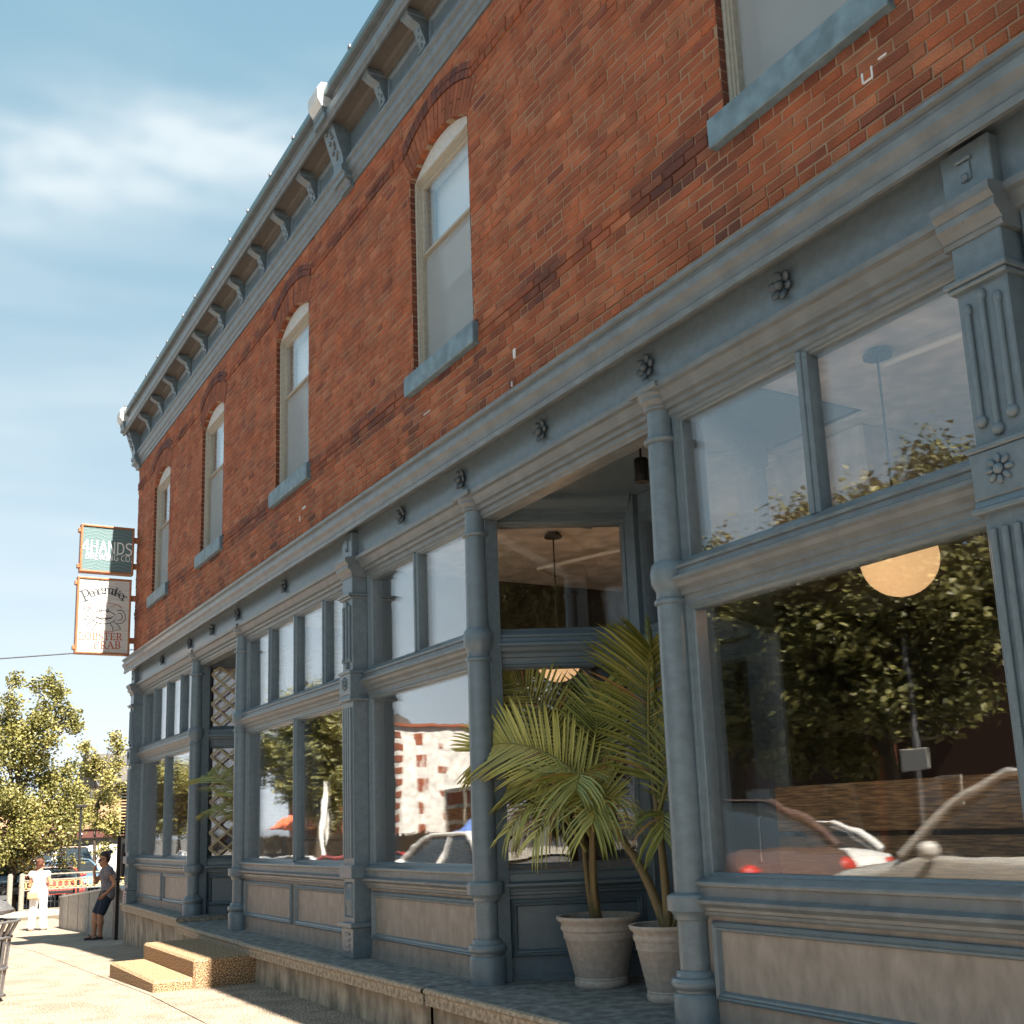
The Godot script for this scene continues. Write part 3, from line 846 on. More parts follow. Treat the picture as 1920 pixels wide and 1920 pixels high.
func make_entrance(bld: Node3D, xa: float, xb: float, called: String) -> void:
	# splayed glazed sides and a door between them; xa, xb are the axes of the columns
	var o := sub(bld, called)
	var l0 := Vector3(xa - 0.03, 0, -0.12); var l1 := Vector3(xa + 0.44, 0, -1.06)
	var r1 := Vector3(xb - 0.44, 0, -1.06); var r0 := Vector3(xb + 0.03, 0, -0.12)
	var W := l0.distance_to(l1)
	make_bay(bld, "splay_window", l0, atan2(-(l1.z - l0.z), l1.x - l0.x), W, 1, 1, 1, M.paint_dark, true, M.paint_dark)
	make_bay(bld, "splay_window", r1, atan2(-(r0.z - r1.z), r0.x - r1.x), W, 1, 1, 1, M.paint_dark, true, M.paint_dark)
	var c := MB.new(); c.box(xa - 0.3, xb + 0.3, 4.02, 4.07, -1.25, -0.33)
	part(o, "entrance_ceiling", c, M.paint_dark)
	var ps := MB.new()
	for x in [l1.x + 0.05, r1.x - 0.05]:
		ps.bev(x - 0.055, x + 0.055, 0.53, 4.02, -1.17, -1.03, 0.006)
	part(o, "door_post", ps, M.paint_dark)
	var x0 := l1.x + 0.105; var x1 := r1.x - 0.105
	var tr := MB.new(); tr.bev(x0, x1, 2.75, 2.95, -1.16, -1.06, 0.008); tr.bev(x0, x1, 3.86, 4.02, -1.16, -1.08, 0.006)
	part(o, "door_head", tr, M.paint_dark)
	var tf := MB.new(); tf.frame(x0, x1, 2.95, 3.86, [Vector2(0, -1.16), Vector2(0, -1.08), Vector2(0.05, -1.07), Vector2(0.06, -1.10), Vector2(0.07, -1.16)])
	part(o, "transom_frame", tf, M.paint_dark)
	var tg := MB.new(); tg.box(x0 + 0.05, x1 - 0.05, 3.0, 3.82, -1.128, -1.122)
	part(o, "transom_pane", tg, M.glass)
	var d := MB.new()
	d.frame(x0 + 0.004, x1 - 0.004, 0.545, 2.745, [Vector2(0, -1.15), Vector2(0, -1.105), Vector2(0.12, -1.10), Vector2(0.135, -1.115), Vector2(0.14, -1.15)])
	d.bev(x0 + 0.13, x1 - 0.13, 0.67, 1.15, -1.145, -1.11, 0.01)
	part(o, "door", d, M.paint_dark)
	var dg := MB.new(); dg.box(x0 + 0.13, x1 - 0.13, 1.15, 2.62, -1.135, -1.129)
	part(o, "door_pane", dg, M.glass)
	var hd := MB.new(); hd.tube([Vector3(x1 - 0.07, 1.3, -1.10), Vector3(x1 - 0.07, 1.32, -1.05), Vector3(x1 - 0.07, 1.58, -1.05), Vector3(x1 - 0.07, 1.6, -1.10)], [0.012, 0.012, 0.012, 0.012], 8)
	part(o, "door_handle", hd, M.chrome)


func make_base(bld: Node3D) -> void:
	var o := sub(bld, "stone_base")
	# front edge of the ledge, measured from left to right
	var L := [[-18.86, 0.17], [-16.7, 0.24], [-14.55, 0.33]]
	var E1 := [[-14.52, 0.335], [-13.4, 0.40], [-12.3, 0.43], [-11.4, 0.445]]
	var E2 := [[-11.38, 0.46], [-7.2, 0.46]]
	var E3 := [[-7.18, 0.45], [WX1, 0.45]]
	var k := 0
	for s in [[L, 0.585], [E1, 0.53], [E2, 0.53], [E3, 0.53]]:
		var top := MB.new(); var edge := MB.new(); var base := MB.new()
		var pts: Array = s[0]
		var y: float = s[1]
		for i in pts.size() - 1:
			var a: Array = pts[i]; var b: Array = pts[i + 1]
			var dir := Vector3(b[0] - a[0], 0, b[1] - a[1])
			var nrm := Vector3(-dir.z, 0, dir.x).normalized()
			var A := Vector3(a[0], 0, a[1]); var B := Vector3(b[0], 0, b[1])
			var prof := [[-0.02, y], [0.0, y - 0.008], [0.006, y - 0.03], [-0.006, y - 0.04], [-0.01, y - 0.045], [-0.012, y - 0.115], [-0.10, y - 0.118]]
			top.quad(A + nrm * -0.02 + Vector3(0, y, 0), B + nrm * -0.02 + Vector3(0, y, 0), Vector3(b[0], y, -1.5), Vector3(a[0], y, -1.5))
			for j in prof.size() - 1:
				var p: Array = prof[j]; var q: Array = prof[j + 1]
				edge.quad(A + nrm * q[0] + Vector3(0, q[1], 0), B + nrm * q[0] + Vector3(0, q[1], 0), B + nrm * p[0] + Vector3(0, p[1], 0), A + nrm * p[0] + Vector3(0, p[1], 0))
			base.quad(A + nrm * -0.07 + Vector3(0, -0.6, 0), B + nrm * -0.07 + Vector3(0, -0.6, 0), B + nrm * -0.07 + Vector3(0, y - 0.1, 0), A + nrm * -0.07 + Vector3(0, y - 0.1, 0))
			if i == 0:
				edge.quad(A + Vector3(0, y - 0.117, -0.8), A + nrm * -0.012 + Vector3(0, y - 0.117, 0), A + nrm * -0.01 + Vector3(0, y - 0.002, 0), A + Vector3(0, y - 0.002, -0.8))
				base.quad(A + Vector3(0.06, -0.6, -1.5), A + nrm * -0.07 + Vector3(0.0, -0.6, 0), A + nrm * -0.07 + Vector3(0.0, y - 0.1, 0), A + Vector3(0.06, y - 0.1, -1.5))
			if i == pts.size() - 2:
				edge.quad(B + nrm * -0.012 + Vector3(0, y - 0.117, 0), B + Vector3(0, y - 0.117, -0.8), B + Vector3(0, y - 0.002, -0.8), B + nrm * -0.01 + Vector3(0, y - 0.002, 0))
		part(o, "ledge_slab", top, M.ledge)
		part(o, "ledge_edge", edge, M.ledge_edge)
		part(o, "plinth_stone", base, M.stone)
		k += 1


func make_building() -> void:
	var b := thing("brick_corner_building", "two storey red brick building with blue grey shopfront, arched windows and bracketed cornice", "building")
	make_wall(b)
	for w in WINDOWS: make_upper_window(b, w)
	make_roof_cornice(b)
	make_entablature(b)
	for x in [-14.95, -12.88, -7.02, -4.76]: make_column(b, x, 0.03)
	for x in [-18.52, -9.25, -2.54]: make_pilaster(b, x)
	make_bay(b, "display_window", Vector3(-18.4, 0, 0), 0, 3.36, 2, 4, 2, M.paint)
	make_bay(b, "display_window", Vector3(-12.8, 0, 0), 0, 3.43, 2, 4, 2, M.paint)
	make_bay(b, "display_window", Vector3(-9.13, 0, 0), 0, 2.03, 1, 2, 1, M.paint)
	make_bay(b, "display_window", Vector3(-4.68, 0, 0), 0, 2.02, 1, 2, 1, M.paint)
	make_entrance(b, -14.95, -12.88, "left_entrance")
	make_entrance(b, -7.02, -4.76, "right_entrance")
	# the next opening at the right edge: a deep frame and a dark door
	var e := sub(b, "side_entrance")
	var f := MB.new()
	f.frame(-2.42, -0.9, 0.5, 3.95, [Vector2(0, -0.4), Vector2(0, 0.03), Vector2(0.03, 0.06), Vector2(0.05, 0.03), Vector2(0.06, 0.05), Vector2(0.09, 0.055), Vector2(0.10, 0.01), Vector2(0.14, -0.02), Vector2(0.15, -0.4)])
	part(e, "door_frame", f, M.paint)
	var dd := MB.new(); dd.bev(-2.28, -1.04, 0.5, 3.82, -0.44, -0.36, 0.01)
	part(e, "door", dd, M.paint_dark)
	make_bay(b, "display_window", Vector3(-0.85, 0, 0), 0, 3.0, 1, 2, 1, M.paint)
	make_base(b)
	# shell: floors, ceilings, back and side walls
	var sh := MB.new()
	sh.box(WX0 + 0.02, WX1, 4.55, 4.7, -9.0, -0.25); sh.box(WX0 + 0.02, WX1, 8.4, 8.6, -9.0, -0.21)
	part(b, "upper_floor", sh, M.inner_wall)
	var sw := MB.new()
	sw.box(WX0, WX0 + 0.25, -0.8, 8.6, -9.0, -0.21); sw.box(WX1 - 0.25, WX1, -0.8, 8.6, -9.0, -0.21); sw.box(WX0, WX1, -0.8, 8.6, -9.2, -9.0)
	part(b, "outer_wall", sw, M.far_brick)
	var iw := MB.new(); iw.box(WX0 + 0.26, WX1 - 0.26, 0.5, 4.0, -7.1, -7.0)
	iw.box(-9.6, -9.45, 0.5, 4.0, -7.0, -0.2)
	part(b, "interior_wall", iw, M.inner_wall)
	var ce := MB.new(); ce.box(WX0 + 0.26, WX1 - 0.26, 4.0, 4.02, -7.0, -1.3)
	for x in [[WX0 + 0.26, -15.3], [-12.5, -7.4], [-4.4, WX1 - 0.26]]: ce.box(x[0], x[1], 4.0, 4.02, -1.3, -0.13)
	part(b, "ceiling", ce, M.plaster)
	var be := MB.new(); be.bev(-5.35, -4.55, 3.62, 3.998, -7.0, -1.4, 0.02)
	part(b, "ceiling_beam", be, M.plaster)
	var fl := MB.new(); fl.box(WX0 + 0.26, WX1 - 0.26, 0.45, 0.52, -7.0, -0.2)
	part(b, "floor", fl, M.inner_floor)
	var pi := MB.new()
	pi.tube([Vector3(-3.75, 3.94, -0.70), Vector3(-1.4, 3.94, -1.05)], [0.018, 0.018], 8)
	pi.tube([Vector3(-7.4, 3.94, -1.9), Vector3(-8.6, 3.94, -1.5), Vector3(-8.9, 3.94, -1.9)], [0.018, 0.018, 0.018], 8)
	part(b, "ceiling_conduit", pi, M.white)


# ---------------------------------------------------------------- signs on the wall
func strokes(m: MB, lines: Array, r: float, z: float) -> void:
	for l in lines:
		var pts := []
		for p in l: pts.append(Vector3(p[0], p[1], z))
		m.tube(pts, [r], 5)


func arc(cx: float, cy: float, rx: float, ry: float, a0: float, a1: float, n := 14) -> Array:
	var o := []
	for i in n + 1:
		var a := deg_to_rad(lerpf(a0, a1, float(i) / n))
		o.append([cx + cos(a) * rx, cy + sin(a) * ry])
	return o


func lettering(o: Node, text: String, size: float, at: Vector3, m: Material, font := "Droid Sans", turn := 0.0, squash := 1.0) -> void:
	var t := TextMesh.new()
	var f := SystemFont.new(); f.font_names = PackedStringArray([font])
	t.font = f; t.text = text; t.font_size = 64; t.pixel_size = size / 64.0; t.depth = 0.004
	var p := part(o, "lettering", t, m)
	p.transform = Transform3D(Basis(Vector3(0, 0, 1), turn).scaled_local(Vector3(squash, 1, 1)), at)


func sign_box(label: String, at: Vector3, w: float, h: float, face: Material) -> Node3D:
	# local x runs from the outer edge towards the wall, z is the side we see
	var o := thing("hanging_sign", label, "sign", at, PI / 2)
	var f := MB.new()
	for s in [1.0, -1.0]:
		f.frame(-w / 2, w / 2, -h / 2, h / 2, [Vector2(0, 0), Vector2(0, s * 0.075), Vector2(0.012, s * 0.082), Vector2(0.03, s * 0.08), Vector2(0.034, s * 0.06)])
	part(o, "frame", f, M.copper)
	var b := MB.new(); b.box(-w / 2 + 0.02, w / 2 - 0.02, -h / 2 + 0.02, h / 2 - 0.02, -0.062, 0.062)
	part(o, "face", b, face)
	var hg := MB.new()
	for y in [-h / 2 + 0.1, h / 2 - 0.1]:
		hg.bev(-w / 2 - 0.035, -w / 2 + 0.002, y - 0.035, y + 0.035, -0.05, 0.05, 0.006)
	part(o, "edge_clip", hg, M.copper)
	for y in [-h * 0.30, h * 0.26]:
		var br := MB.new()
		br.bev(w / 2 - 0.004, w / 2 + 0.15, y - 0.045, y + 0.045, -0.035, 0.035, 0.004)
		part(o, "bracket", br, M.copper)
		var pl := MB.new()
		pl.bev(w / 2 + 0.13, w / 2 + 0.145, y - 0.17, y + 0.17, -0.02, 0.11, 0.003)
		for d in [-0.12, 0.12]: pl.ball(Vector3(w / 2 + 0.128, y + d, 0.06), Vector3(0.012, 0.014, 0.014), 8, 5)
		part(o, "wall_plate", pl, M.steel)
	return o


func make_signs() -> void:
	var green := mat(lin(0.10, 0.17, 0.18), 0.5)
	var a := sign_box("dark green square hanging sign with white brewing company lettering, upper of two", Vector3(-18.6, 6.24, 0.62), 0.84, 0.80, green)
	var chev := MB.new()
	for i in 26:
		var y := -0.34 + (i % 13) * 0.056
		var x := -0.36 if i < 13 else 0.0
		strokes(chev, [[[x, y - 0.02], [x + 0.18, y + 0.03], [x + 0.36, y - 0.02]]], 0.0035, 0.063)
	part(a, "chevron_pattern", chev, mat(lin(0.22, 0.30, 0.31), 0.6))
	lettering(a, "4HANDS", 0.29, Vector3(0.0, 0.03, 0.066), M.white, "Droid Sans Mono", 0.0, 0.78)
	lettering(a, "BREWING CO.", 0.145, Vector3(0.03, -0.13, 0.066), M.white, "Droid Sans", 0.0, 0.82)
	var b := sign_box("white hanging sign reading Peacemaker Lobster Crab with a crab drawing, lower of two", Vector3(-18.6, 5.13, 0.64), 0.84, 1.26, mat(lin(0.66, 0.65, 0.62), 0.6, {"tex": noise_tex(256, 0.02, 4, 0.85, 1.0, 81), "tri": Vector3(0.5, 6, 0.5)}))
	var ink := mat(lin(0.045, 0.05, 0.06), 0.7)
	var word := "Peacemaker"
	var xs := [-0.285, -0.20, -0.135, -0.075, -0.015, 0.065, 0.145, 0.205, 0.26, 0.31]
	for i in word.length():
		var u := (i - 4.5) / 4.5
		lettering(b, word[i], 0.27 if i == 0 else 0.185, Vector3(xs[i], 0.43 - 0.11 * u * u, 0.064), ink, "Droid Serif", -u * 0.42)
	var red := mat(lin(0.42, 0.075, 0.03), 0.7)
	lettering(b, "LOBSTER", 0.165, Vector3(-0.04, -0.34, 0.064), red, "Droid Serif", 0.03, 0.92)
	lettering(b, "CRAB", 0.175, Vector3(0.07, -0.48, 0.064), red, "Droid Serif", 0.05, 0.95)
	# the crab: shell, eyes, claws and legs drawn as thin raised lines
	var c := MB.new(); var d := MB.new()
	strokes(c, [arc(0, -0.02, 0.19, 0.11, 20, 340, 22), arc(0, 0.02, 0.15, 0.06, 200, 340), arc(-0.05, 0.09, 0.018, 0.03, 0, 360), arc(0.05, 0.09, 0.018, 0.03, 0, 360),
		arc(-0.25, 0.02, 0.09, 0.10, 60, 300), arc(-0.24, 0.03, 0.045, 0.05, 70, 290), arc(0.25, 0.0, 0.09, 0.11, 240, 480), arc(0.24, 0.0, 0.05, 0.06, 250, 470),
		[[-0.16, -0.09], [-0.24, -0.15], [-0.27, -0.22]], [[-0.10, -0.12], [-0.16, -0.19], [-0.17, -0.25]], [[0.16, -0.09], [0.24, -0.15], [0.27, -0.21]], [[0.10, -0.12], [0.15, -0.19], [0.15, -0.24]], [[-0.12, -0.03], [0.0, -0.07], [0.12, -0.03]]], 0.006, 0.063)
	part(b, "crab_drawing", c, ink)
	strokes(d, [arc(0, 0.12, 0.30, 0.10, 25, 155, 18), arc(0.02, -0.16, 0.26, 0.10, 200, 335, 16), [[-0.3, 0.16], [-0.2, 0.12], [-0.1, 0.15]], [[0.1, 0.15], [0.2, 0.2], [0.28, 0.14]], arc(0.0, 0.0, 0.05, 0.03, 0, 360)], 0.004, 0.063)
	part(b, "orange_flourish", d, red)




# ---------------------------------------------------------------- potted palms
func spline(p: Array, t: float) -> Vector3:
	var n := p.size() - 1
	var f := clampf(t, 0.0, 0.9999) * n
	var i := int(f)
	var a: Vector3 = p[maxi(i - 1, 0)]; var b: Vector3 = p[i]; var c: Vector3 = p[i + 1]; var d: Vector3 = p[mini(i + 2, n)]
	return b.cubic_interpolate(c, a, d, f - i)


func frond(o: Node, pts: Array, nrm: Vector3, length: float, count: int, t0 := 0.3, droop := 0.25, tone := 0.5) -> void:
	var st := MB.new()
	var path := []; var rad := []
	for i in 17:
		path.append(spline(pts, i / 16.0)); rad.append(lerpf(0.017, 0.0025, i / 16.0))
	st.tint = true; st.col = Color(0.17, 0.15, 0.035)
	st.tube(path, rad, 6)
	var lf := st
	for i in count:
		var u := float(i) / (count - 1)
		var t := lerpf(t0, 0.995, u)
		var p := spline(pts, t); var T := (spline(pts, t + 0.01) - spline(pts, t - 0.01)).normalized()
		var S := T.cross(nrm).normalized(); var N := S.cross(T).normalized()
		for s in [-1.0, 1.0]:
			var L := length * (0.30 + 0.70 * sin(PI * clampf(0.12 + u * 0.76, 0, 1))) * rng.randf_range(0.85, 1.1)
			var fwd := lerpf(0.55, 1.5, u * u) + rng.randf_range(-0.1, 0.1)
			var dir: Vector3 = (S * s + T * fwd + N * rng.randf_range(0.15, 0.4)).normalized()
			var side := dir.cross(N).normalized()
			var w := rng.randf_range(0.008, 0.0115)
			var dr := droop * rng.randf_range(0.6, 1.4)
			var k := [p, p + dir * L * 0.4 + Vector3.DOWN * L * dr * 0.16, p + dir * L * 0.75 + Vector3.DOWN * L * dr * 0.5, p + dir * L + Vector3.DOWN * L * dr]
			var ww := [w * 0.5, w, w * 0.8, 0.0006]
			var g := rng.randf_range(0.75, 1.2)
			lf.col = Color(0.13, 0.15, 0.03).lerp(Color(0.48, 0.43, 0.12), clampf(tone + rng.randf_range(-0.25, 0.25), 0, 1)) * g
			if rng.randf() < 0.04: lf.col = Color(0.30, 0.17, 0.06)
			var fold := N * w * 0.5
			for j in 3:
				var a: Vector3 = k[j]; var b: Vector3 = k[j + 1]
				lf.quad(a - side * ww[j] + fold, a, b, b - side * ww[j + 1] + fold)
				lf.quad(a, a + side * ww[j] + fold, b + side * ww[j + 1] + fold, b)
	part(o, "frond", st, M.frond)


func make_pot(o: Node, at: Vector3, h: float, r: float) -> void:
	var p := MB.new()
	var k := h / 0.44
	p.lathe([Vector2(0, 0.0), Vector2(r * 0.60, 0.0), Vector2(r * 0.63, 0.012 * k), Vector2(r * 0.63, 0.035 * k), Vector2(r * 0.605, 0.045 * k), Vector2(r * 0.62, 0.052 * k), Vector2(r * 0.605, 0.06 * k), Vector2(r * 0.62, 0.068 * k), Vector2(r * 0.86, 0.345 * k), Vector2(r * 0.90, 0.355 * k), Vector2(r * 0.91, 0.375 * k), Vector2(r * 0.885, 0.385 * k), Vector2(r * 0.90, 0.40 * k), Vector2(r * 0.975, 0.415 * k), Vector2(r, 0.427 * k), Vector2(r, 0.437 * k), Vector2(r * 0.985, 0.443 * k), Vector2(r * 0.90, 0.44 * k), Vector2(r * 0.84, 0.30 * k)], at, 48)
	part(o, "pot", p, M.pot)
	var s := MB.new(); s.lathe([Vector2(r * 0.875, 0.385 * k), Vector2(0, 0.40 * k)], at, 24)
	part(o, "soil", s, M.soil)


func palm(label: String, at: Vector3, stems: Array, fronds: Array, pr: float, ph: float, pebbles: int) -> Node3D:
	var o := thing("potted_palm", label, "potted plant", at, 0.0, "potted palms in the entrances")
	make_pot(o, Vector3.ZERO, ph, pr)
	for i in pebbles:
		var a := rng.randf() * TAU; var rr := rng.randf_range(0.35, 0.8) * pr
		var m := MB.new()
		m.ball(Vector3(sin(a) * rr, ph * 0.90 + rng.randf_range(0.0, 0.02), cos(a) * rr), Vector3(rng.randf_range(0.025, 0.045), 0.018, rng.randf_range(0.02, 0.03)), 10, 6, Basis(Vector3.UP, rng.randf() * 3))
		part(o, "pebble", m, M.pebble)
	for s in stems:
		var m := MB.new()
		var pts := []; var rad := []
		for i in 9:
			pts.append(spline(s[0], i / 8.0) - at); rad.append(lerpf(s[1], s[2], i / 8.0))
		m.tube(pts, rad, 8)
		part(o, "stem", m, M.stem)
	for f in fronds:
		var pts := []
		for p in f[0]: pts.append(p - at)
		frond(o, pts, f[1], f[2], f[3], f[4], f[5], f[6])
	return o


func V(x: float, y: float, z: float) -> Vector3: return Vector3(x, y, z)


func make_palms() -> void:
	var toward := V(0.75, 0.25, 0.6)
	# left palm in the right hand entrance: one long frond reaches out over the ledge
	var c := V(-6.42, 0.53, -0.50)
	palm("potted palm in the larger grey pot, its long frond reaching left past the round column", c, [
		[[c + V(0.0, 0.36, 0), V(-6.40, 1.25, -0.46), V(-6.30, 1.76, -0.42)], 0.034, 0.018],
		[[c + V(-0.04, 0.36, 0), V(-6.50, 1.20, -0.48), V(-6.58, 1.70, -0.50)], 0.028, 0.014],
		[[c + V(0.05, 0.36, 0.02), V(-6.33, 1.15, -0.42), V(-6.22, 1.62, -0.36)], 0.026, 0.014]], [
		[[V(-6.16, 1.66, -0.42), V(-6.20, 1.80, -0.38), V(-6.40, 2.0, -0.25), V(-6.66, 2.13, -0.13), V(-6.93, 2.165, -0.04), V(-7.06, 2.12, 0.02)], V(0.76, 0.22, 0.60), 0.44, 66, 0.04, 0.10, 0.85],
		[[V(-6.58, 1.68, -0.50), V(-6.72, 2.0, -0.52), V(-6.88, 2.32, -0.48), V(-7.02, 2.58, -0.36), V(-7.12, 2.66, -0.24)], V(0.7, 0.3, 0.6), 0.42, 34, 0.25, 0.12, 0.45],
		[[V(-6.40, 1.5, -0.48), V(-6.42, 1.9, -0.50), V(-6.40, 2.25, -0.55), V(-6.45, 2.5, -0.62)], toward, 0.40, 30, 0.3, 0.1, 0.15],
		[[V(-6.22, 1.60, -0.36), V(-6.10, 1.82, -0.25), V(-5.98, 1.90, -0.12), V(-5.86, 1.80, 0.0)], V(0.2, 0.9, 0.4), 0.40, 26, 0.15, 0.5, 0.5],
		[[V(-6.30, 1.45, -0.42), V(-6.20, 1.66, -0.25), V(-6.16, 1.70, -0.05), V(-6.20, 1.52, 0.10)], V(0.3, 0.8, 0.5), 0.27, 15, 0.25, 0.7, 0.7],
		[[V(-6.45, 1.40, -0.45), V(-6.55, 1.68, -0.30), V(-6.62, 1.72, -0.12), V(-6.70, 1.55, 0.02)], V(0.3, 0.8, 0.5), 0.24, 14, 0.3, 0.6, 0.7],
		[[V(-6.40, 1.5, -0.46), V(-6.62, 1.80, -0.36), V(-6.86, 1.90, -0.22), V(-7.04, 1.82, -0.10)], V(0.6, 0.5, 0.6), 0.32, 28, 0.2, 0.15, 0.6]], 0.285, 0.45, 4)
	# right palm, half hidden by the column
	var d := V(-5.62, 0.53, -0.46)
	palm("potted palm with a tall upright frond, in the smaller pebble-topped pot beside the right column", d, [
		[[d + V(0.02, 0.36, 0), V(-5.78, 1.28, -0.42), V(-6.05, 1.62, -0.36)], 0.036, 0.02],
		[[d + V(0.04, 0.36, 0.02), V(-5.58, 1.30, -0.43), V(-5.60, 1.66, -0.42), V(-5.64, 1.95, -0.42)], 0.030, 0.014],
		[[d + V(0.07, 0.36, 0.04), V(-5.45, 1.05, -0.40), V(-5.42, 1.35, -0.38)], 0.014, 0.006]], [
		[[V(-5.62, 1.80, -0.42), V(-5.64, 2.05, -0.42), V(-5.62, 2.32, -0.42), V(-5.57, 2.55, -0.40), V(-5.50, 2.68, -0.36)], V(0.82, 0.1, 0.55), 0.56, 50, 0.05, 0.12, 0.16],
		[[V(-5.58, 1.7, -0.43), V(-5.60, 2.15, -0.46), V(-5.56, 2.5, -0.44), V(-5.52, 2.80, -0.40)], V(-0.5, 0.0, 0.85), 0.17, 26, 0.45, 0.02, 0.3],
		[[V(-5.60, 1.6, -0.42), V(-5.48, 1.9, -0.46), V(-5.30, 2.15, -0.50), V(-5.10, 2.25, -0.50)], V(0.6, 0.5, 0.6), 0.42, 34, 0.15, 0.3, 0.1],
		[[V(-6.0, 1.55, -0.37), V(-6.12, 1.75, -0.28), V(-6.2, 1.9, -0.12), V(-6.22, 1.92, 0.02)], V(0.5, 0.8, 0.3), 0.30, 22, 0.1, 0.4, 0.7],
		[[V(-5.95, 1.50, -0.38), V(-5.85, 1.70, -0.25), V(-5.74, 1.74, -0.10), V(-5.66, 1.60, 0.02)], V(0.3, 0.9, 0.3), 0.34, 22, 0.1, 0.7, 0.45],
		[[V(-5.60, 1.45, -0.42), V(-5.44, 1.62, -0.35), V(-5.32, 1.62, -0.25), V(-5.24, 1.50, -0.18)], V(0.4, 0.9, 0.2), 0.30, 18, 0.1, 0.6, 0.2]], 0.235, 0.44, 9)
	# palm in the left hand entrance
	var e := V(-13.35, 0.53, -0.36)
	palm("potted palm behind the round columns of the far left entrance", e, [
		[[e + V(0, 0.36, 0), V(-13.36, 1.3, -0.33), V(-13.42, 1.8, -0.28)], 0.034, 0.018]], [
		[[V(-13.42, 1.7, -0.28), V(-13.55, 2.0, -0.22), V(-13.85, 2.2, -0.12), V(-14.25, 2.32, -0.02), V(-14.55, 2.30, 0.05)], V(0.5, 0.8, 0.3), 0.42, 40, 0.15, 0.15, 0.6],
		[[V(-13.42, 1.7, -0.28), V(-13.55, 1.85, -0.2), V(-13.85, 1.95, -0.1), V(-14.2, 1.92, 0.0)], V(0.5, 0.8, 0.3), 0.36, 34, 0.15, 0.3, 0.5],
		[[V(-13.40, 1.7, -0.28), V(-13.3, 2.1, -0.3), V(-13.2, 2.45, -0.32), V(-13.1, 2.65, -0.32)], V(0.8, 0.1, 0.55), 0.4, 30, 0.2, 0.15, 0.2]], 0.27, 0.45, 3)


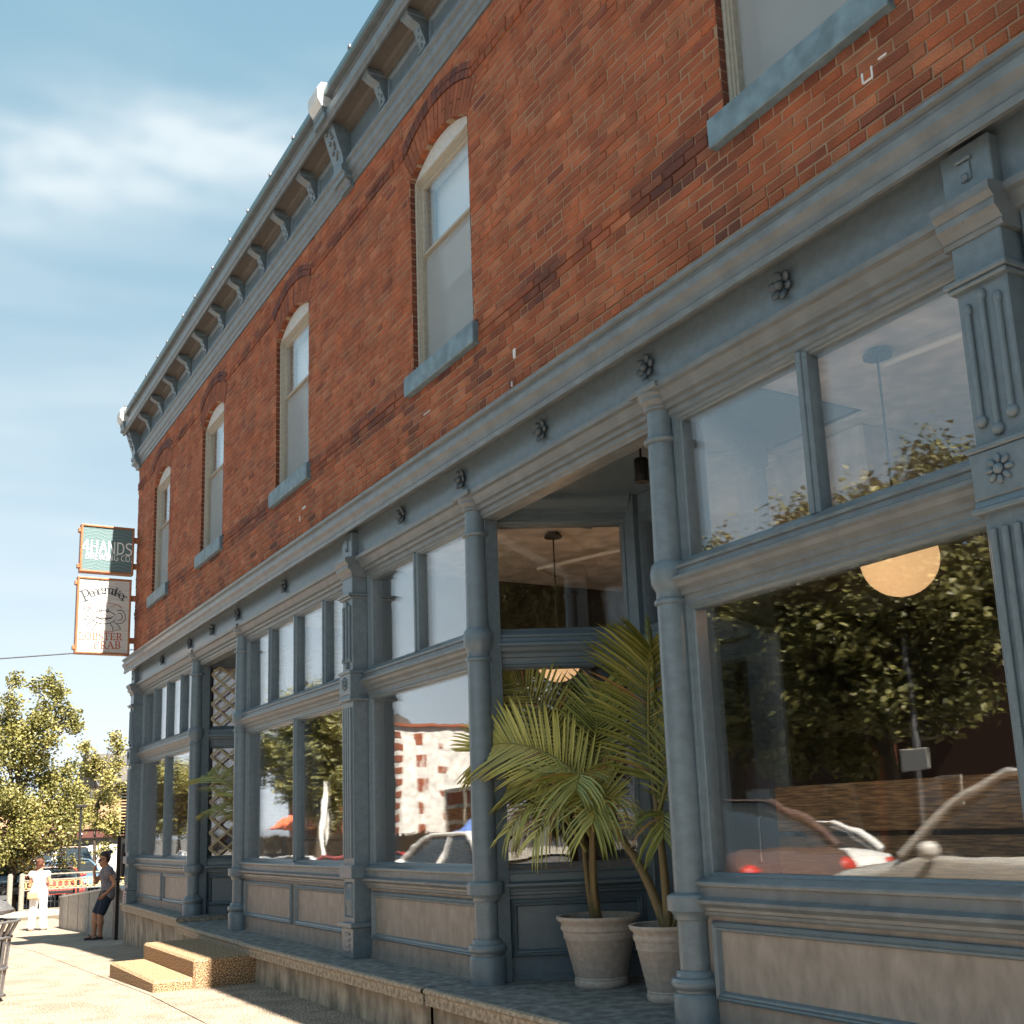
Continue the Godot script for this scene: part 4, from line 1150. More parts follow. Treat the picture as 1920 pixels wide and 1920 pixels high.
# ---------------------------------------------------------------- inside the windows
func make_inside() -> void:
	for s in [[-9.05, -7.25, "brown plank partition inside the window left of the right entrance"], [-4.6, -2.72, "brown plank partition inside the big window at the right"], [-12.7, -9.5, "brown plank partition inside the four pane window left of the pilaster"]]:
		var o := thing("plank_partition", s[2], "partition", V(0, 0, 0))
		for k in 3:
			var y: float = 0.98 + k * 0.265
			var m := MB.new(); m.bev(s[0], s[1], y, y + 0.24, -0.50, -0.465, 0.006)
			part(o, "plank", m, M.wood)
		for t in [0.12, 0.5, 0.9]:
			var x: float = lerpf(s[0], s[1], t)
			var m := MB.new(); m.bev(x - 0.05, x + 0.05, 0.52, 1.73, -0.57, -0.50, 0.005)
			part(o, "post", m, M.wood)
	# globe pendants, lit
	for p in [[V(-3.73, 2.86, -0.63), 0.195, "lit frosted globe pendant behind the big right window"], [V(-7.62, 2.92, -1.05), 0.19, "lit frosted globe pendant seen through the right entrance's angled window"], [V(-7.4, 2.95, -2.1), 0.19, "lit frosted globe pendant deeper in the room, right of the other in the angled window"]]:
		var o := thing("globe_pendant", p[2], "pendant lamp", p[0], 0.0, "globe pendants in the shop")
		var g := MB.new(); g.ball(V(0, 0, 0), V(p[1], p[1], p[1]), 32, 20)
		part(o, "globe", g, M.lamp)
		var c := MB.new(); c.tube([V(0, p[1], 0), V(0, 3.97 - p[0].y, 0)], [0.007, 0.007], 6)
		part(o, "cord", c, M.black)
		var k := MB.new(); k.lathe([Vector2(0, 3.955 - p[0].y), Vector2(0.075, 3.955 - p[0].y), Vector2(0.075, 3.97 - p[0].y), Vector2(0.05, 3.998 - p[0].y), Vector2(0, 3.998 - p[0].y)], V(0, 0, 0), 24)
		part(o, "canopy", k, M.iron)
		var l := OmniLight3D.new()
		l.name = "globe_light"; l.light_color = Color(1.0, 0.72, 0.45); l.light_energy = 0.025; l.light_size = p[1] * 0.8; l.omni_range = 12; l.omni_attenuation = 2.0; l.shadow_enabled = true
		o.add_child(l)
	var bu := thing("bulb_pendant", "small pear shaped lit bulb hanging behind the palms", "pendant lamp", V(-7.35, 2.42, -2.2))
	var g := MB.new(); g.ball(V(0, 0, 0), V(0.055, 0.062, 0.055), 16, 10); g.lathe([Vector2(0.03, 0.05), Vector2(0.02, 0.085), Vector2(0.0, 0.09)], V(0, 0, 0), 12)
	part(bu, "bulb", g, M.lamp)
	var cd := MB.new(); cd.tube([V(0, 0.09, 0), V(0, 1.57, 0)], [0.005, 0.005], 6)
	part(bu, "cord", cd, M.black)
	var bl := OmniLight3D.new()
	bl.name = "bulb_light"; bl.light_color = Color(1.0, 0.72, 0.45); bl.light_energy = 0.012; bl.light_size = 0.05; bl.omni_range = 8; bl.omni_attenuation = 2.0; bl.shadow_enabled = true
	bu.add_child(bl)
	# unlit can lamp under the entrance ceiling
	var cl := thing("cylinder_pendant", "black cylinder pendant under the ceiling of the right entrance", "pendant lamp", V(-5.58, 3.78, -0.45))
	var cm := MB.new(); cm.lathe([Vector2(0, 0.01), Vector2(0.04, 0.0), Vector2(0.047, 0.0), Vector2(0.047, 0.155), Vector2(0.042, 0.162), Vector2(0, 0.162)], V(0, 0, 0), 24)
	part(cl, "shade", cm, M.black)
	var cr := MB.new(); cr.tube([V(0, 0.16, 0), V(0, 0.24, 0)], [0.008, 0.008], 8)
	part(cl, "rod", cr, M.black)
	# printed film inside the left entrance's glass
	var im := Image.create(256, 448, false, Image.FORMAT_RGBA8)
	for y in 448:
		for x in 256:
			var u := fposmod(x / 64.0, 1.0) - 0.5; var v := fposmod(y / 64.0, 1.0) - 0.5
			var a := absf(u) + absf(v)
			var ang := atan2(v, u)
			var rr := Vector2(u, v * 0.9).length()
			var ink: bool = absf(a - 0.5) < 0.09 and rr > 0.14 or (a < 0.37 and rr > 0.10 + 0.13 * absf(cos(ang * 2.0)) and int(ang * 9.0 + 40.0) % 3 == 0)
			im.set_pixel(x, y, Color(0.62, 0.58, 0.46, 1.0 if ink else 0.0))
	var fm := StandardMaterial3D.new()
	fm.albedo_texture = ImageTexture.create_from_image(im); fm.transparency = BaseMaterial3D.TRANSPARENCY_ALPHA_SCISSOR; fm.alpha_scissor_threshold = 0.5; fm.cull_mode = BaseMaterial3D.CULL_DISABLED; fm.roughness = 0.8
	var l0 := V(-14.98, 0, -0.12); var l1 := V(-14.51, 0, -1.06)
	var T := (l1 - l0).normalized(); var nn := T.cross(Vector3.UP)
	var q := MB.new()
	for s in [[1.32, 2.72], [3.02, 3.82]]:
		var a := l0 + T * 0.06 - nn * -0.06; var b := l1 - T * 0.06 - nn * -0.06
		q.quv(a + V(0, s[0], 0), b + V(0, s[0], 0), b + V(0, s[1], 0), a + V(0, s[1], 0))
		if s[0] > 3.0:
			for i in range(6, 12): q.uv[i].y *= 0.571
	tag(part(self, "patterned_film", q, fm), "pale leafy lattice pattern film inside the left entrance's angled window", "window film")


# ---------------------------------------------------------------- trees
func leaf_clump(leaves: int, spread: float, size: float, seed_: int) -> ArrayMesh:
	var r := RandomNumberGenerator.new(); r.seed = seed_
	var m := MB.new()
	for i in leaves:
		var p := Vector3(r.randfn(), r.randfn(), r.randfn()) * spread * 0.5
		var d := Vector3(r.randfn(), r.randfn() * 0.6 - 0.2, r.randfn()).normalized()
		var s := d.cross(Vector3(r.randfn(), r.randfn() + 1.0, r.randfn())).normalized()
		var up := s.cross(d)
		var L := size * r.randf_range(0.7, 1.3); var w := L * 0.36
		m.quad(p, p + d * L * 0.45 + s * w + up * w * 0.3, p + d * L, p + d * L * 0.45)
		m.quad(p, p + d * L * 0.45, p + d * L, p + d * L * 0.45 - s * w + up * w * 0.3)
	return m.mesh()


func tree(label: String, at: Vector3, height: float, trunk_r: float, blobs: Array, count: int, clump: ArrayMesh, dark: Color, light: Color, scale_ := 1.0, group := "") -> Node3D:
	# blobs: [centre relative to at, radii, weight]
	var o := thing("street_tree", label, "tree", at, 0.0, group)
	var tk := MB.new()
	var top := V(rng.randf_range(-0.3, 0.3), height * 0.72, rng.randf_range(-0.3, 0.3))
	tk.tube([V(0, -0.6, 0), V(0.03, height * 0.18, 0.02), V(-0.05, height * 0.4, 0.05), top], [trunk_r * 1.25, trunk_r, trunk_r * 0.7, trunk_r * 0.2], 10)
	part(o, "trunk", tk, M.bark)
	var lb := MB.new()
	for b in blobs:
		var h := clampf(float(b[0].y) / height * 0.6, 0.15, 0.62) * height
		var s := V(0, h, 0)
		var e: Vector3 = b[0]
		var mid := s.lerp(e, 0.5) + V(rng.randf_range(-0.2, 0.2), 0.15, rng.randf_range(-0.2, 0.2))
		lb.tube([s, mid, e], [trunk_r * 0.45, trunk_r * 0.3, trunk_r * 0.1], 6)
		for k in 4:
			var f := e + Vector3(rng.randfn(), rng.randfn(), rng.randfn()).normalized() * (b[1] as Vector3) * 0.75
			lb.tube([mid, mid.lerp(f, 0.6) + V(0, 0.1, 0), f], [trunk_r * 0.18, trunk_r * 0.12, trunk_r * 0.03], 5)
	part(o, "limbs", lb, M.bark)
	var mm := MultiMesh.new()
	mm.transform_format = MultiMesh.TRANSFORM_3D; mm.use_colors = true; mm.mesh = clump; mm.instance_count = count
	var total := 0.0
	for b in blobs: total += b[2]
	var i := 0
	for b in blobs:
		var nb: int = int(round(count * b[2] / total))
		# sub-clusters leave gaps between them
		var subs := []
		for k in maxi(3, nb / 28):
			subs.append(Vector3(rng.randfn(), rng.randfn(), rng.randfn()).normalized() * pow(rng.randf(), 0.4))
		for k in nb:
			if i >= count: break
			var sc: Vector3 = subs[k % subs.size()]
			var p: Vector3 = b[0] + (sc + Vector3(rng.randfn(), rng.randfn() * 0.7, rng.randfn()) * 0.14) * b[1]
			var q := Basis.from_euler(Vector3(rng.randf() * 0.8 - 0.4, rng.randf() * TAU, rng.randf() * 0.8 - 0.4)).scaled(Vector3.ONE * scale_ * rng.randf_range(0.75, 1.25))
			mm.set_instance_transform(i, Transform3D(q, p))
			mm.set_instance_color(i, dark.lerp(light, clampf(rng.randf() * 0.8 + (k % subs.size()) % 3 * 0.12, 0, 1)))
			i += 1
	while i < count:
		mm.set_instance_transform(i, Transform3D(Basis.IDENTITY, blobs[0][0])); mm.set_instance_color(i, dark); i += 1
	var c := MultiMeshInstance3D.new()
	c.name = "crown"; c.multimesh = mm; c.material_override = M.leaf
	o.add_child(c); stuff(c)
	return o


func round_blobs(r: Vector3, cy: float, n: int) -> Array:
	var out := [[V(0, cy, 0), r * 0.72, 3.0]]
	for i in n:
		var a := TAU * i / n + rng.randf() * 0.6
		var e := rng.randf_range(-0.6, 0.75)
		out.append([V(cos(a) * r.x * 0.62 * sqrt(1 - e * e), cy + e * r.y * 0.72, sin(a) * r.z * 0.62 * sqrt(1 - e * e)), r * rng.randf_range(0.36, 0.52), 1.2])
	return out


func make_trees() -> void:
	var c1 := leaf_clump(9, 0.30, 0.105, 1); var c2 := leaf_clump(10, 0.42, 0.14, 2)
	var olive_d := lin(0.09, 0.095, 0.022); var olive_l := lin(0.26, 0.23, 0.065)
	# the two seen directly beyond the fence
	tree("large full leaved tree beyond the railing at the left edge", V(-42.5, gy(-42.5), -0.9), 8.0, 0.14, [
		[V(0.3, 2.6, 0.6), V(1.7, 1.5, 1.7), 3.2], [V(0, 2.2, -0.9), V(1.5, 1.3, 1.4), 2.2], [V(0.2, 4.0, 0.3), V(1.9, 1.4, 1.7), 3.0], [V(-0.2, 3.9, -1.2), V(1.2, 1.3, 1.2), 1.8], [V(0, 5.4, 0.7), V(1.3, 1.1, 1.1), 1.5],
		[V(0.1, 5.6, -0.6), V(1.2, 1.1, 1.1), 1.5], [V(0, 6.9, 0.45), V(0.7, 1.0, 0.6), 0.7], [V(0, 7.2, -0.9), V(0.6, 1.05, 0.6), 0.75], [V(0, 6.3, -1.6), V(0.5, 0.7, 0.5), 0.4], [V(0, 1.7, 0.8), V(1.3, 0.6, 1.3), 1.0], [V(0, 3.0, 2.0), V(1.2, 1.6, 1.2), 1.5]], 4000, c1, olive_d, olive_l)
	tree("thin sparse young tree against the pale sky beside the building corner", V(-47.0, gy(-47.0), -4.35), 6.4, 0.07, [
		[V(0, 3.1, 0.1), V(0.9, 1.0, 0.9), 1.4], [V(0.1, 4.4, -0.4), V(0.9, 0.9, 0.8), 1.2], [V(0, 5.4, 0.2), V(0.6, 0.8, 0.6), 0.6], [V(0, 5.8, -0.6), V(0.45, 0.8, 0.5), 0.5], [V(0, 2.2, -0.5), V(0.7, 0.6, 0.7), 0.7]], 800, c1, lin(0.16, 0.15, 0.04), lin(0.34, 0.29, 0.09))
	# trees across the street, seen in the glass
	var gd := lin(0.05, 0.06, 0.017); var gl := lin(0.22, 0.20, 0.055)
	var g := "street trees across the road"
	tree("broad dark green tree across the road mirrored in the right window", V(-15.9, 0.1, 14.2), 9.4, 0.2, round_blobs(V(3.0, 3.8, 2.5), 5.6, 16), 8500, c2, gd, gl, 1.0, g)
	tree("second broad tree mirrored at the left of the right window", V(-20.9, 0.1, 14.6), 8.8, 0.2, round_blobs(V(3.2, 3.6, 2.5), 5.2, 16), 8000, c2, gd, gl, 1.0, g)
	tree("tall dark tree mirrored in the four pane window", V(-60.5, -0.6, 17.5), 11.0, 0.25, round_blobs(V(3.2, 4.5, 3.0), 6.0, 10), 1800, c2, gd, gl, 1.5, g)
	tree("tall narrow willow-like tree mirrored beside the awnings", V(-52.2, -0.6, 15.5), 10.5, 0.22, round_blobs(V(1.7, 4.4, 1.7), 5.6, 10), 1400, c2, gd, gl, 1.3, g)
	tree("kerb tree behind the camera mirrored in the entrance's angled glass", V(12.0, 0.17, 3.0), 10.5, 0.2, round_blobs(V(3.2, 4.0, 3.4), 6.9, 16).map(func(e): return [e[0] + V(0, 0, 2.0), e[1], e[2]]), 7500, c2, gd, gl, 1.0)
	tree("tall tree across the road mirrored in the left entrance's patterned glass", V(20.5, 0.1, 13.8), 11.5, 0.24, round_blobs(V(4.4, 5.0, 3.6), 6.3, 14), 5500, c2, gd, gl, 1.3, g)
	for k in 4:
		tree(["bushy tree mirrored at the left of the far left window", "bushy tree mirrored in the middle of the far left window", "bushy tree mirrored at the right of the far left window", "bushy tree mirrored at the far end of the street"][k], V(-82.0 - k * 13.0, -0.9, 16.0 + k * 0.6), 10.0, 0.22, round_blobs(V(4.2, 4.2, 3.6), 5.4, 8), 1100, c2, gd, gl, 1.9, g)
	tree("small dark tree on the roofline behind the white house", V(-58.0, -0.6, 33.0), 9.4, 0.2, round_blobs(V(2.4, 2.0, 2.4), 7.2, 6), 500, c2, gd, gl, 1.5, g)
	# trees that close the view behind the parking lot
	for k in 5:
		tree(["pale tree far behind the parked cars, at the left edge", "pale far tree behind the large tree's crown", "pale far tree left of the restaurant roof", "pale far tree right of the restaurant roof", "pale far tree touching the shopfront corner"][k], V(-96.0 - k * 3, -1.0, 0.5 - k * 4.2), 6.5, 0.15, round_blobs(V(2.6, 2.6, 2.6), 3.6, 6), 500, c2, lin(0.12, 0.12, 0.035), lin(0.27, 0.25, 0.08), 1.5, "far trees behind the parking lot")


# ---------------------------------------------------------------- people
func sdf_mesh(bones: Array, cell: float, k: float, into: MB) -> void:
	var lo := Vector3.ONE * 1e3; var hi := -lo
	for b in bones:
		var r := maxf(b[2], b[3]) + cell * 3
		for p in [b[0], b[1]]:
			lo = lo.min(p - Vector3.ONE * r); hi = hi.max(p + Vector3.ONE * r)
	var nx := int((hi.x - lo.x) / cell) + 2; var ny := int((hi.y - lo.y) / cell) + 2; var nz := int((hi.z - lo.z) / cell) + 2
	var f := PackedFloat32Array(); f.resize(nx * ny * nz); f.fill(1.0)
	for b in bones:
		var A: Vector3 = b[0]; var B: Vector3 = b[1]; var ra: float = b[2]; var rb: float = b[3]
		var r := maxf(ra, rb) + k + cell * 2
		var p0 := ((A.min(B) - Vector3.ONE * r - lo) / cell).floor(); var p1 := ((A.max(B) + Vector3.ONE * r - lo) / cell).ceil()
		var ab := B - A; var l2 := maxf(ab.length_squared(), 1e-9)
		for z in range(maxi(0, int(p0.z)), mini(nz, int(p1.z) + 1)):
			for y in range(maxi(0, int(p0.y)), mini(ny, int(p1.y) + 1)):
				for x in range(maxi(0, int(p0.x)), mini(nx, int(p1.x) + 1)):
					var p := lo + Vector3(x, y, z) * cell - A
					var t := clampf(p.dot(ab) / l2, 0.0, 1.0)
					var d := (p - ab * t).length() - lerpf(ra, rb, t)
					var i := (z * ny + y) * nx + x
					var e := f[i]
					var h := maxf(k - absf(d - e), 0.0) / k
					f[i] = minf(d, e) - h * h * k * 0.25
	var vid := {}
	var vs := []
	for z in nz - 1:
		for y in ny - 1:
			for x in nx - 1:
				var base := (z * ny + y) * nx + x
				var s := 0
				var c := [f[base], f[base + 1], f[base + nx], f[base + nx + 1], f[base + nx * ny], f[base + nx * ny + 1], f[base + nx * ny + nx], f[base + nx * ny + nx + 1]]
				for q in 8:
					if c[q] < 0.0: s += 1
				if s == 0 or s == 8: continue
				var sum := Vector3.ZERO; var n := 0
				for e in [[0, 1], [2, 3], [4, 5], [6, 7], [0, 2], [1, 3], [4, 6], [5, 7], [0, 4], [1, 5], [2, 6], [3, 7]]:
					var a: float = c[e[0]]; var b: float = c[e[1]]
					if (a < 0.0) != (b < 0.0):
						var t := a / (a - b)
						var P := Vector3(e[0] & 1, (e[0] >> 1) & 1, e[0] >> 2); var Q := Vector3(e[1] & 1, (e[1] >> 1) & 1, e[1] >> 2)
						sum += P.lerp(Q, t); n += 1
				vid[base] = vs.size()
				vs.append(lo + (Vector3(x, y, z) + sum / n) * cell)
	var norm := []; norm.resize(vs.size()); norm.fill(Vector3.ZERO)
	var faces := []
	var sx := 1; var sy := nx; var sz := nx * ny
	for base in vid:
		var x: int = base % nx; var y: int = (base / nx) % ny; var z: int = base / (nx * ny)
		for ax in 3:
			var st: int = [sx, sy, sz][ax]; var u: int = [sy, sz, sx][ax]; var w: int = [sz, sx, sy][ax]
			if (ax == 0 and x + 1 >= nx) or (ax == 1 and y + 1 >= ny) or (ax == 2 and z + 1 >= nz): continue
			var a := f[base]; var b := f[base + st]
			if (a < 0.0) == (b < 0.0): continue
			if not (vid.has(base - u) and vid.has(base - w) and vid.has(base - u - w)): continue
			var q := [vid[base], vid[base - u], vid[base - u - w], vid[base - w]]
			if a >= 0.0: q.reverse()
			faces.append(q)
	for q in faces:
		var m: Vector3 = (vs[q[1]] - vs[q[0]]).cross(vs[q[2]] - vs[q[0]])
		for i in q: norm[i] += m
	for q in faces:
		into.quadn(vs[q[0]], vs[q[1]], vs[q[2]], vs[q[3]], norm[q[0]], norm[q[1]], norm[q[2]], norm[q[3]])


func hand(m: MB, wrist: Vector3, dir: Vector3, palm_n: Vector3, side: float, curl: float) -> void:
	# a palm, four unequal fingers that bend and a thumb from its side
	var s := dir.cross(palm_n).normalized() * side
	m.tube([wrist, wrist + dir * 0.04, wrist + dir * 0.085], [0.024, 0.034, 0.03], 8)
	for i in 4:
		var o := (i - 1.5) * 0.017
		var L: float = [0.062, 0.074, 0.07, 0.055][i]
		var a := wrist + dir * 0.08 + s * o
		var d2 := (dir + palm_n * curl).normalized(); var d3 := (dir + palm_n * curl * 2.5).normalized()
		m.tube([a, a + dir * L * 0.3, a + dir * L * 0.3 + d2 * L * 0.4, a + dir * L * 0.3 + d2 * L * 0.4 + d3 * L * 0.4], [0.0095, 0.009, 0.0085, 0.006], 6)
	var t := wrist + dir * 0.025 - s * 0.028
	m.tube([t, t + (dir * 0.7 - s).normalized() * 0.03, t + (dir * 1.2 - s * 0.6).normalized() * 0.055], [0.012, 0.0105, 0.007], 6)


func person(label: String, at: Vector3, turn: float, P: Dictionary, look: Dictionary) -> Node3D:
	var o := thing("person", label, "person", at, turn)
	var skin := mat(look.skin, 0.55, {})
	var b := []
	var H: Vector3 = P.head; var face: Vector3 = P.face
	b.append([H + V(0, 0.035, 0) - face * 0.012, H + V(0, -0.03, 0) + face * 0.012, 0.088, 0.072])
	b.append([H + V(0, -0.05, 0) + face * 0.025, H + V(0, -0.085, 0) + face * 0.045, 0.055, 0.034])
	b.append([H + V(0, -0.07, 0), P.neck, 0.048, 0.056])
	b.append([P.neck, P.chest, 0.07, 0.10]); b.append([P.chest, P.hip, 0.105, 0.11])
	for s in ["l", "r"]:
		b.append([P.neck + V(0, -0.03, 0), P["sh_" + s], 0.055, 0.05])
		b.append([P["sh_" + s], P["el_" + s], 0.048, 0.037]); b.append([P["el_" + s], P["wr_" + s], 0.036, 0.024])
		b.append([P["th_" + s], P["kn_" + s], 0.082, 0.053]); b.append([P["kn_" + s], P["kn_" + s].lerp(P["an_" + s], 0.35), 0.053, 0.054]); b.append([P["kn_" + s].lerp(P["an_" + s], 0.35), P["an_" + s], 0.053, 0.033])
		b.append([P["an_" + s], P["to_" + s], 0.036, 0.026])
	var m := MB.new()
	sdf_mesh(b, 0.018, 0.035, m)
	for s in ["l", "r"]:
		var e: Vector3 = P["el_" + s]; var w: Vector3 = P["wr_" + s]
		hand(m, w, (P.get("hd_" + s, (w - e).normalized()) as Vector3).normalized(), P.get("pn_" + s, V(-1 if s == "l" else 1, 0, 0.2)).normalized(), 1.0 if s == "l" else -1.0, 0.35)
	# face: nose, ears, lips
	var R := face.cross(Vector3.UP).normalized()
	m.tube([H + V(0, 0.012, 0) + face * 0.085, H + V(0, -0.022, 0) + face * 0.108, H + V(0, -0.032, 0) + face * 0.09], [0.008, 0.013, 0.008], 6)
	for s in [-1.0, 1.0]: m.ball(H + R * s * 0.086 + V(0, -0.005, 0), V(0.014, 0.03, 0.02), 8, 6)
	part(o, "body", m, skin)
	var ey := MB.new()
	for s in [-1.0, 1.0]: ey.ball(H + V(0, 0.012, 0) + face * 0.078 + R * s * 0.032, V(0.012, 0.009, 0.01), 8, 5)
	part(o, "eyes", ey, M.black)
	var lp := MB.new(); lp.ball(H + V(0, -0.058, 0) + face * 0.083, V(0.022, 0.006, 0.012), 8, 5)
	part(o, "lips", lp, mat(lin(0.35, 0.12, 0.10), 0.5))
	var hr := MB.new()
	var hb := [[H + V(0, 0.055, 0) - face * 0.02, H + V(0, 0.02, 0) - face * 0.035, 0.09, 0.085], [H + V(0, 0.0, 0) - face * 0.045, H + V(0, -0.05, 0) - face * 0.06, 0.075, 0.05]]
	if look.get("bun", true): hb.append([H + V(0, 0.075, 0) - face * 0.10, H + V(0, 0.085, 0) - face * 0.125, 0.042, 0.036])
	sdf_mesh(hb, 0.014, 0.03, hr)
	part(o, "hair", hr, mat(look.hair, 0.6))
	# top
	var tb := [[P.neck + V(0, -0.055, 0), P.chest, 0.085, 0.128], [P.chest, P.hip + V(0, 0.03, 0), 0.128, 0.125], [P.chest + V(0.07, 0.02, 0.03), P.chest + V(0.07, -0.02, 0.04), 0.07, 0.06], [P.chest + V(-0.07, 0.02, 0.03), P.chest + V(-0.07, -0.02, 0.04), 0.07, 0.06],
		[P.hip + V(0.07, 0.05, 0), P.hip + V(0.085, -0.06, 0), 0.10, 0.115], [P.hip + V(-0.07, 0.05, 0), P.hip + V(-0.085, -0.06, 0), 0.10, 0.115]]
	for s in ["l", "r"]:
		tb.append([P.neck + V(0, -0.045, 0), P["sh_" + s], 0.062, 0.064])
		var t: float = look.get("sleeve", 0.2)
		tb.append([P["sh_" + s], P["sh_" + s].lerp(P["el_" + s], minf(t, 1.0)), 0.066, 0.06])
		if t > 1.0: tb.append([P["el_" + s], P["el_" + s].lerp(P["wr_" + s], t - 1.0), 0.055, 0.042])
	var tm := MB.new(); sdf_mesh(tb, 0.02, 0.05, tm)
	part(o, look.top_name, tm, look.top)
	# bottoms
	var bb := [[P.hip + V(0, -0.02, 0), P.hip + V(0, -0.08, 0), 0.12, 0.12]]
	for s in ["l", "r"]:
		var t: float = look.get("leg", 2.0)
		bb.append([P["th_" + s] + V(0, 0.03, 0), P["th_" + s].lerp(P["kn_" + s], minf(t, 1.0)), 0.105, 0.078])
		if t > 1.0: bb.append([P["kn_" + s], P["kn_" + s].lerp(P["an_" + s], t - 1.0), 0.078, 0.082])
	var bm := MB.new(); sdf_mesh(bb, 0.02, 0.04, bm)
	part(o, look.bottom_name, bm, look.bottom)
	var sh := MB.new()
	for s in ["l", "r"]:
		var a: Vector3 = P["an_" + s]; var t: Vector3 = P["to_" + s]
		var d := (V(t.x, 0, t.z) - V(a.x, 0, a.z)).normalized()
		var heel := V(a.x, 0.012, a.z) - d * 0.045; var toe := V(t.x, 0.012, t.z) + d * 0.035
		sh.tube([heel, heel.lerp(toe, 0.3), heel.lerp(toe, 0.7), toe], [0.03, 0.036, 0.044, 0.028], 10)
		sh.tube([heel.lerp(toe, 0.55) + d.cross(Vector3.UP) * 0.042 + V(0, 0.015, 0), heel.lerp(toe, 0.6) + V(0, 0.062, 0), heel.lerp(toe, 0.55) - d.cross(Vector3.UP) * 0.042 + V(0, 0.015, 0)], [0.016, 0.018, 0.016], 6)
	part(o, "shoes", sh, mat(look.get("shoes", lin(0.03, 0.03, 0.04)), 0.7))
	return o


